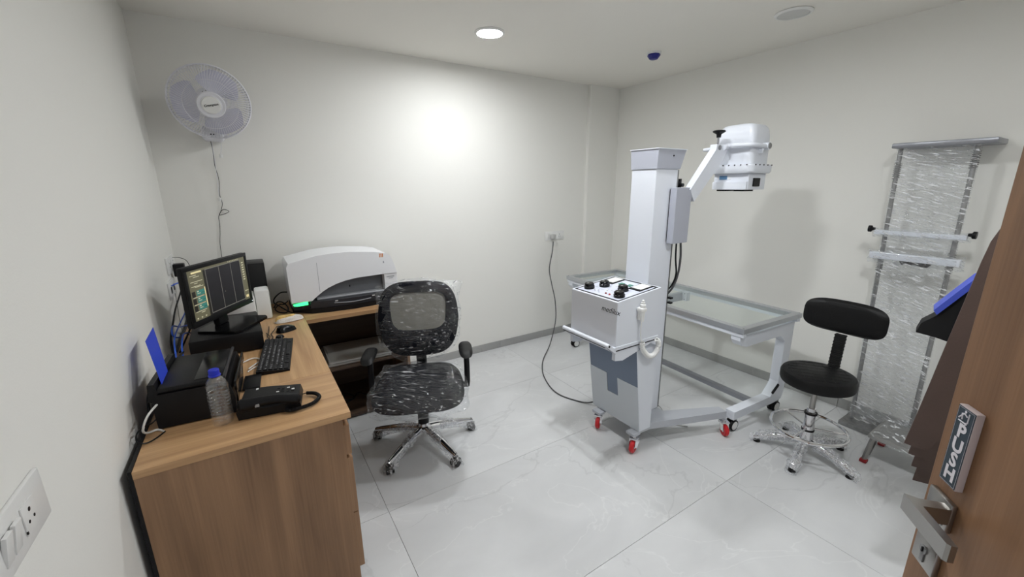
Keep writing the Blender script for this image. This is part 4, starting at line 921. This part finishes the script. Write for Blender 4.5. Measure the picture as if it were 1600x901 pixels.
# ================================================================== STOOL
st = thing('swivel_stool', 'black round seated swivel stool with backrest and chrome foot ring', 'stool', (3.066, -2.448, 0))
for k in range(5):
    a = R(190+72*k); d = Vector((math.cos(a), math.sin(a), 0)); sd_ = Vector((-d.y, d.x, 0))
    MB().tube([d*.020+Vector((0, 0, .088)), d*.10+Vector((0, 0, .080)), d*.19+Vector((0, 0, .056)), d*.245+Vector((0, 0, .036)), d*.262+Vector((0, 0, .024))], [.022, .023, .022, .019, .010], 12).build('leg', M_CHROME, st)
    MB().cyl((d.x*.245, d.y*.245, .001), (d.x*.245, d.y*.245, .020), .020, .016, 16).build('foot', M_RUBBER, st)
    def bw2(u, v, d=d, sd_=sd_, k=k):
        t_ = .05+.235*v; z_ = .090-.062*(t_/.27)**2; th = 2*PI*u
        p = d*t_+Vector((0, 0, z_))+(sd_*math.cos(th)+Vector((0, 0, 1))*math.sin(th))*(.030+.003*math.sin(11*v))
        p = p+wob(p, 34, .010, k+20); p.z = max(p.z, .002); return p
    MB().grid(bw2, 22, 22, closeu=True).build('bubble_wrap', M_BUBBLE, st, 60, keep=True)
MB().lathe([(.001, .075), (.035, .075), (.038, .095), (.034, .120), (.030, .150), (.030, .190), (.026, .200), (.026, .270), (.022, .275), (.022, .300), (.001, .300)], n=28).build('column_sleeve', M_CHROME, st)
for z in (.155, .262): MB().lathe([(.001, z), (.033, z), (.033, z+.012), (.001, z+.012)], n=24).build('collar', M_BLACK, st)
MB().lathe([(.001, .3005), (.0145, .3005), (.0145, .440), (.001, .440)], n=20).build('piston', M_STEEL, st)
MB().lathe([(.001, .4405), (.075, .4405), (.075, .4545), (.001, .4545)], n=24).build('seat_plate', M_BLACK, st)
MB().tube([(.190*math.cos(2*PI*i/48), .190*math.sin(2*PI*i/48), .175) for i in range(48)], .0095, 10, True).build('foot_ring', M_CHROME, st)
for a in (R(60), R(180), R(300)): MB().cyl((.028*math.cos(a), .028*math.sin(a), .170), (.184*math.cos(a), .184*math.sin(a), .175), .0065, n=10).build('ring_spoke', M_CHROME, st)
sp = [(.001, .455), (.165, .455), (.178, .462), (.183, .475), (.183, .510), (.176, .524), (.160, .530), (.001, .532)]
so_ = MB().lathe(sp, n=48).build('seat', M_VINYL, st)
sq = MB()
for k in range(-3, 4):
    for aa in (R(35), R(-55)):
        L_ = math.sqrt(max(0, .150**2-(k*.045)**2)); n_ = Vector((math.cos(aa), math.sin(aa), 0)); t_ = Vector((-n_.y, n_.x, 0)); c_ = n_*k*.045
        sq.cyl(c_-t_*L_+Vector((0, 0, .5312)), c_+t_*L_+Vector((0, 0, .5312)), .0012, n=5)
sq.build('stitching', M_VINYL, so_, 0)
bo = MB()
for k in range(22):
    z = .485+.0105*k; bo.box((.205+.018*(k/21), 0, z), (.030, .052+.004*(k % 2), .0098), bev=.002, seg=1)
MB().tube([(.02, 0, .449), (.150, 0, .4495), (.205, 0, .452), (.213, 0, .50)], .012, 8).build('back_bar', M_BLACK, st)
bo.build('bellows', M_RUBBER, st)
MB().pillow(superell(.205, .098, 3.6), .030, .026, 56, 8, lambda a, b, c: (.238+.05*b-c-.75*a*a, a, .815+b), .38).build('backrest', M_VINYL, st)

# ================================================================== WALL STAND in stretch film
bk = thing('radiography_stand', 'film wrapped upright radiography stand against the right wall', 'stand', (3.71, -2.60, 0))
BO = (3.71, -2.60, 0); BX = 3.705
def B(mb, name, m, par=None, smooth=35): return mb.build(name, m, par or bk, smooth, BO)
RL = [(-2.468, -2.427), (-2.757, -2.737)]
for y0, y1 in RL: B(MB().tube([(BX, y0, .030), (BX, y1, 1.772)], .0115, 12), 'upright_rail', M_DULL)
B(MB().bb((3.640, -2.815, 1.772), (3.858, -2.400, 1.800), bev=.006), 'top_bar', mat('bar_grey', (150, 152, 158), .35, metal=.5))
B(MB().bb((3.600, -2.80, .002), (3.80, -2.430, .030), bev=.003), 'base_bar', M_DULL, None, 0)
for y0, y1 in RL:
    for z0 in (1.60, 1.05):
        sp_ = [(BX+.016*math.cos(i*.9), (y0+(y1-y0)*(z0+i*.0016)/1.77)+.016*math.sin(i*.9), z0+i*.0016-(0 if y0 > -2.6 else -.05)) for i in range(60)]
        B(MB().tube(sp_, .0024, 5), 'spring', M_DULL)
for k, (z, h_) in enumerate(((1.275, .026), (1.128, .040))):
    o = B(MB().bb((3.655, -2.790, z), (3.690, -2.395, z+h_), bev=.004), 'cassette_clamp', M_POWDER, None, 0)
    if k == 0:
        for y, s_ in ((-2.382, 1), (-2.803, -1)):
            B(MB().lathe([(.001, 0), (.008, 0), (.010, .012), (.020, .018), (.020, .032), (.001, .034)], (3.672, -2.395 if s_ > 0 else -2.790, z+.030), (0, s_, 0), 16), 'clamp_knob', M_BLACK, o)
    else:
        B(MB().prism([(-2.54, z-.001), (-2.68, z-.001), (-2.665, z-.022), (-2.64, z-.022), (-2.61, z-.012), (-2.58, z-.022), (-2.555, z-.022)], 'x', 3.658, 3.685), 'clamp_handle', M_BLACK, o, 0)
def wr(side):
    def f(u, v):
        z = .035+1.745*v; y = -2.446-.008*0+(RL[0][1]-RL[0][0])*v-.018-(.30)*u
        y = (RL[0][0]+(RL[0][1]-RL[0][0])*v+.014)*(1-u)+(RL[1][0]+(RL[1][1]-RL[1][0])*v-.014)*u
        x = BX+side*.0145-.004*math.sin(PI*u)*side
        p = Vector((x, y, z))
        d = noise.noise(Vector((y*6+z*1.5, z*26+y*10, side*3)))*.004+noise.noise(Vector((y*16+z*5, z*60+y*26, side)))*.0016
        return (x+d*side*-1, y, z)
    return f
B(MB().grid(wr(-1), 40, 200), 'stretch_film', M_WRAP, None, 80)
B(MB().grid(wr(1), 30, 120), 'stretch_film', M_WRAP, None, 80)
def wrc(z0, z1, hw):
    def f(u, v):
        th = 2*PI*u; y = -2.592+(hw+.006*math.sin(7*th))*math.copysign(abs(math.cos(th))**.45, math.cos(th)); x = 3.676+.030*math.copysign(abs(math.sin(th))**.6, math.sin(th))
        p = Vector((x, y, z0+(z1-z0)*v)); return p+wob(p, 22, .010, z0*5)
    return MB().grid(f, 70, 12, closeu=True)
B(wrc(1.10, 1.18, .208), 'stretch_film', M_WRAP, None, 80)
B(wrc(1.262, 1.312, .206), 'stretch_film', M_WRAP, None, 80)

# ---- wrapped step
ss = thing('step_stool', 'film wrapped steel step with red rubber feet', 'step stool', (3.43, -2.88, 0))
SSO = (3.43, -2.88, 0)
def S(mb, name, m, par=None, smooth=35): return mb.build(name, m, par or ss, smooth, SSO)
S(MB().bb((3.278, -3.09, .150), (3.545, -2.668, .174), bev=.003), 'step_plate', M_STEEL, None, 0)
for x, y in ((3.292, -2.690), (3.530, -2.690), (3.292, -3.070), (3.530, -3.070)):
    lg = S(MB().tube([(x+(-.030 if x < 3.4 else .018), y+.012*(1 if y > -2.9 else -1), .016), (x, y, .150)], .0125, 4), 'leg', M_STEEL, None, 0)
    S(MB().box((x+(-.030 if x < 3.4 else .018), y+.012*(1 if y > -2.9 else -1), .010), (.034, .034, .019), bev=.004), 'rubber_foot', M_REDR, lg)
for y in (-2.690, -3.070): S(MB().tube([(3.272, y, .05), (3.40, y, .148)], .008, 4), 'brace', M_DULL, None, 0)
def stf(u, v):
    x = 3.268+.314*u; y = -3.10+.440*v; p = Vector((x, y, .179)); d = noise.noise(Vector((x*40, y*12, 1)))*.005
    e = max(0, abs(u-.5)-.46)*.8+max(0, abs(v-.5)-.46)*.8
    return (x, y, .180+d-e)
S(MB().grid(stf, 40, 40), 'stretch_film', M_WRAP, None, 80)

# ================================================================== LEAD APRONS on a rack behind the door
ak = thing('apron_rack', 'slim apron rack hidden behind the open door', 'rack', (2.52, -3.40, 0))
AO = (2.52, -3.40, 0)
def A(mb, name, m, par=None, smooth=35): return mb.build(name, m, par or ak, smooth, AO)
A(MB().cyl((2.52, -3.40, .02), (2.52, -3.40, 1.66), .016), 'post', M_DULL)
A(MB().lathe([(.001, 0), (.19, 0), (.19, .012), (.03, .022), (.001, .022)], (2.52, -3.40, .0005), (0, 0, 1), 28), 'base', M_DULL)
hk = []
for k in range(5):
    p = Vector((2.42+.028*k, -3.30, 1.60-.0*k)); A(MB().tube([(2.52, -3.40, 1.60+.01*k), (2.48+.01*k, -3.36, 1.62), p], .006, 8), 'hook', M_DULL)
def apron(name, label, pts, dist, m, m2, seed, th=.010, bulge=.02, cat='apron'):
    """a hanging sheet: pts = (left, right) offsets per height, laid square to the room's diagonal"""
    dirv = Vector((.976, .215, 0)); side = Vector((.215, -.976, 0)); o = Vector((.4193, -3.3268, 0))+dirv*dist
    n = len(pts); mb = MB(); nu = 14
    def row(v):
        t_ = v*(n-1); i = min(int(t_), n-2); f_ = t_-i
        return [pts[i][j]+(pts[i+1][j]-pts[i][j])*f_ for j in range(3)]
    def f(u, v, off):
        z, l, r_ = row(v); s_ = l+(r_-l)*u
        dep = bulge*math.sin(s_*26+seed)+.010*math.sin(v*5+seed)+off
        return o+side*s_+dirv*dep+Vector((0, 0, z-.02*0))
    nv = 22
    mb.grid(lambda u, v: f(u, v, 0), nu, nv); mb.grid(lambda u, v: f(u, v, th), nu, nv, mi=1)
    k = nu*nv; rim = [i for i in range(nu)]+[i*nu+nu-1 for i in range(1, nv)]+[nu*(nv-1)+i for i in range(nu-2, -1, -1)]+[i*nu for i in range(nv-2, 0, -1)]
    mb.f += [(rim[i], rim[(i+1) % len(rim)], k+rim[(i+1) % len(rim)], k+rim[i]) for i in range(len(rim))]; mb.mi += [0]*len(rim)
    return tag(mb.build(name, [m, m2], None, 40), label, cat)
# (height, left, right) with left measured from the sight line's centre
apron('lead_apron', 'front brown lead apron hanging behind the open door', [(1.60, .22, .28), (1.386, .156, .40), (1.0, .118, .33), (.78, .098, .205), (.632, .083, .143)], 2.00, M_APRON, M_APRONIN, 1.0, bulge=.010)
apron('lead_apron', 'second brown lead apron, its hem just below the front one', [(1.60, .22, .28), (1.386, .172, .42), (1.0, .138, .36), (.74, .114, .24), (.580, .102, .168)], 2.035, M_APRON, M_APRONIN, 1.4, bulge=.010)
apron('lead_apron', 'third brown lead apron with a lower hem behind the door', [(1.60, .22, .28), (1.386, .186, .44), (1.0, .155, .40), (.68, .130, .28), (.515, .120, .20)], 2.07, M_APRON, M_APRONIN, 1.8, bulge=.010)
apron('lead_apron', 'rearmost brown lead apron with the lowest hem', [(1.60, .22, .28), (1.386, .20, .46), (1.0, .17, .44), (.60, .145, .36), (.435, .136, .30)], 2.105, M_APRON, M_APRONIN, 2.2, bulge=.010)
bp_ = thing('lead_shield', 'black padded shield with blue top hanging beside the brown aprons', 'shield', (2.47, -3.0, 1.0))
BPO = (2.47, -3.0, 1.0)
def pt(s_, z, d): return Vector((.4193, -3.3268, 0))+Vector((.976, .215, 0))*d+Vector((.215, -.976, 0))*(s_+.094)*1.08+Vector((0, 0, 1.5825-(1.5825-z)*1.08))
prf = [(-.052, 1.062), (-.044, 1.098), (-.010, 1.135), (.030, 1.205), (.065, 1.262), (.12, 1.30), (.16, 1.30), (.16, 1.03), (.06, 1.040), (.0, 1.055)]
n = len(prf); mb = MB()
mb.add([pt(s, z, 2.16) for s, z in prf]+[pt(s, z, 2.24) for s, z in prf], [tuple(range(n)), tuple(range(2*n-1, n-1, -1))]+[(i, (i+1) % n, n+(i+1) % n, n+i) for i in range(n)]); mb.build('pad', M_APRONIN, bp_, 30, BPO)
tb_ = [(-.012, 1.137), (.030, 1.207), (.065, 1.264), (.12, 1.302)]; tb2 = [(s-.010, z+.015) for s, z in tb_]
mb = MB(); pp = tb_+tb2[::-1]; n = len(pp)
mb.add([pt(s, z, 2.15) for s, z in pp]+[pt(s, z, 2.25) for s, z in pp], [tuple(range(n)), tuple(range(2*n-1, n-1, -1))]+[(i, (i+1) % n, n+(i+1) % n, n+i) for i in range(n)]); mb.build('blue_cover', M_APRONB, bp_, 30, BPO)
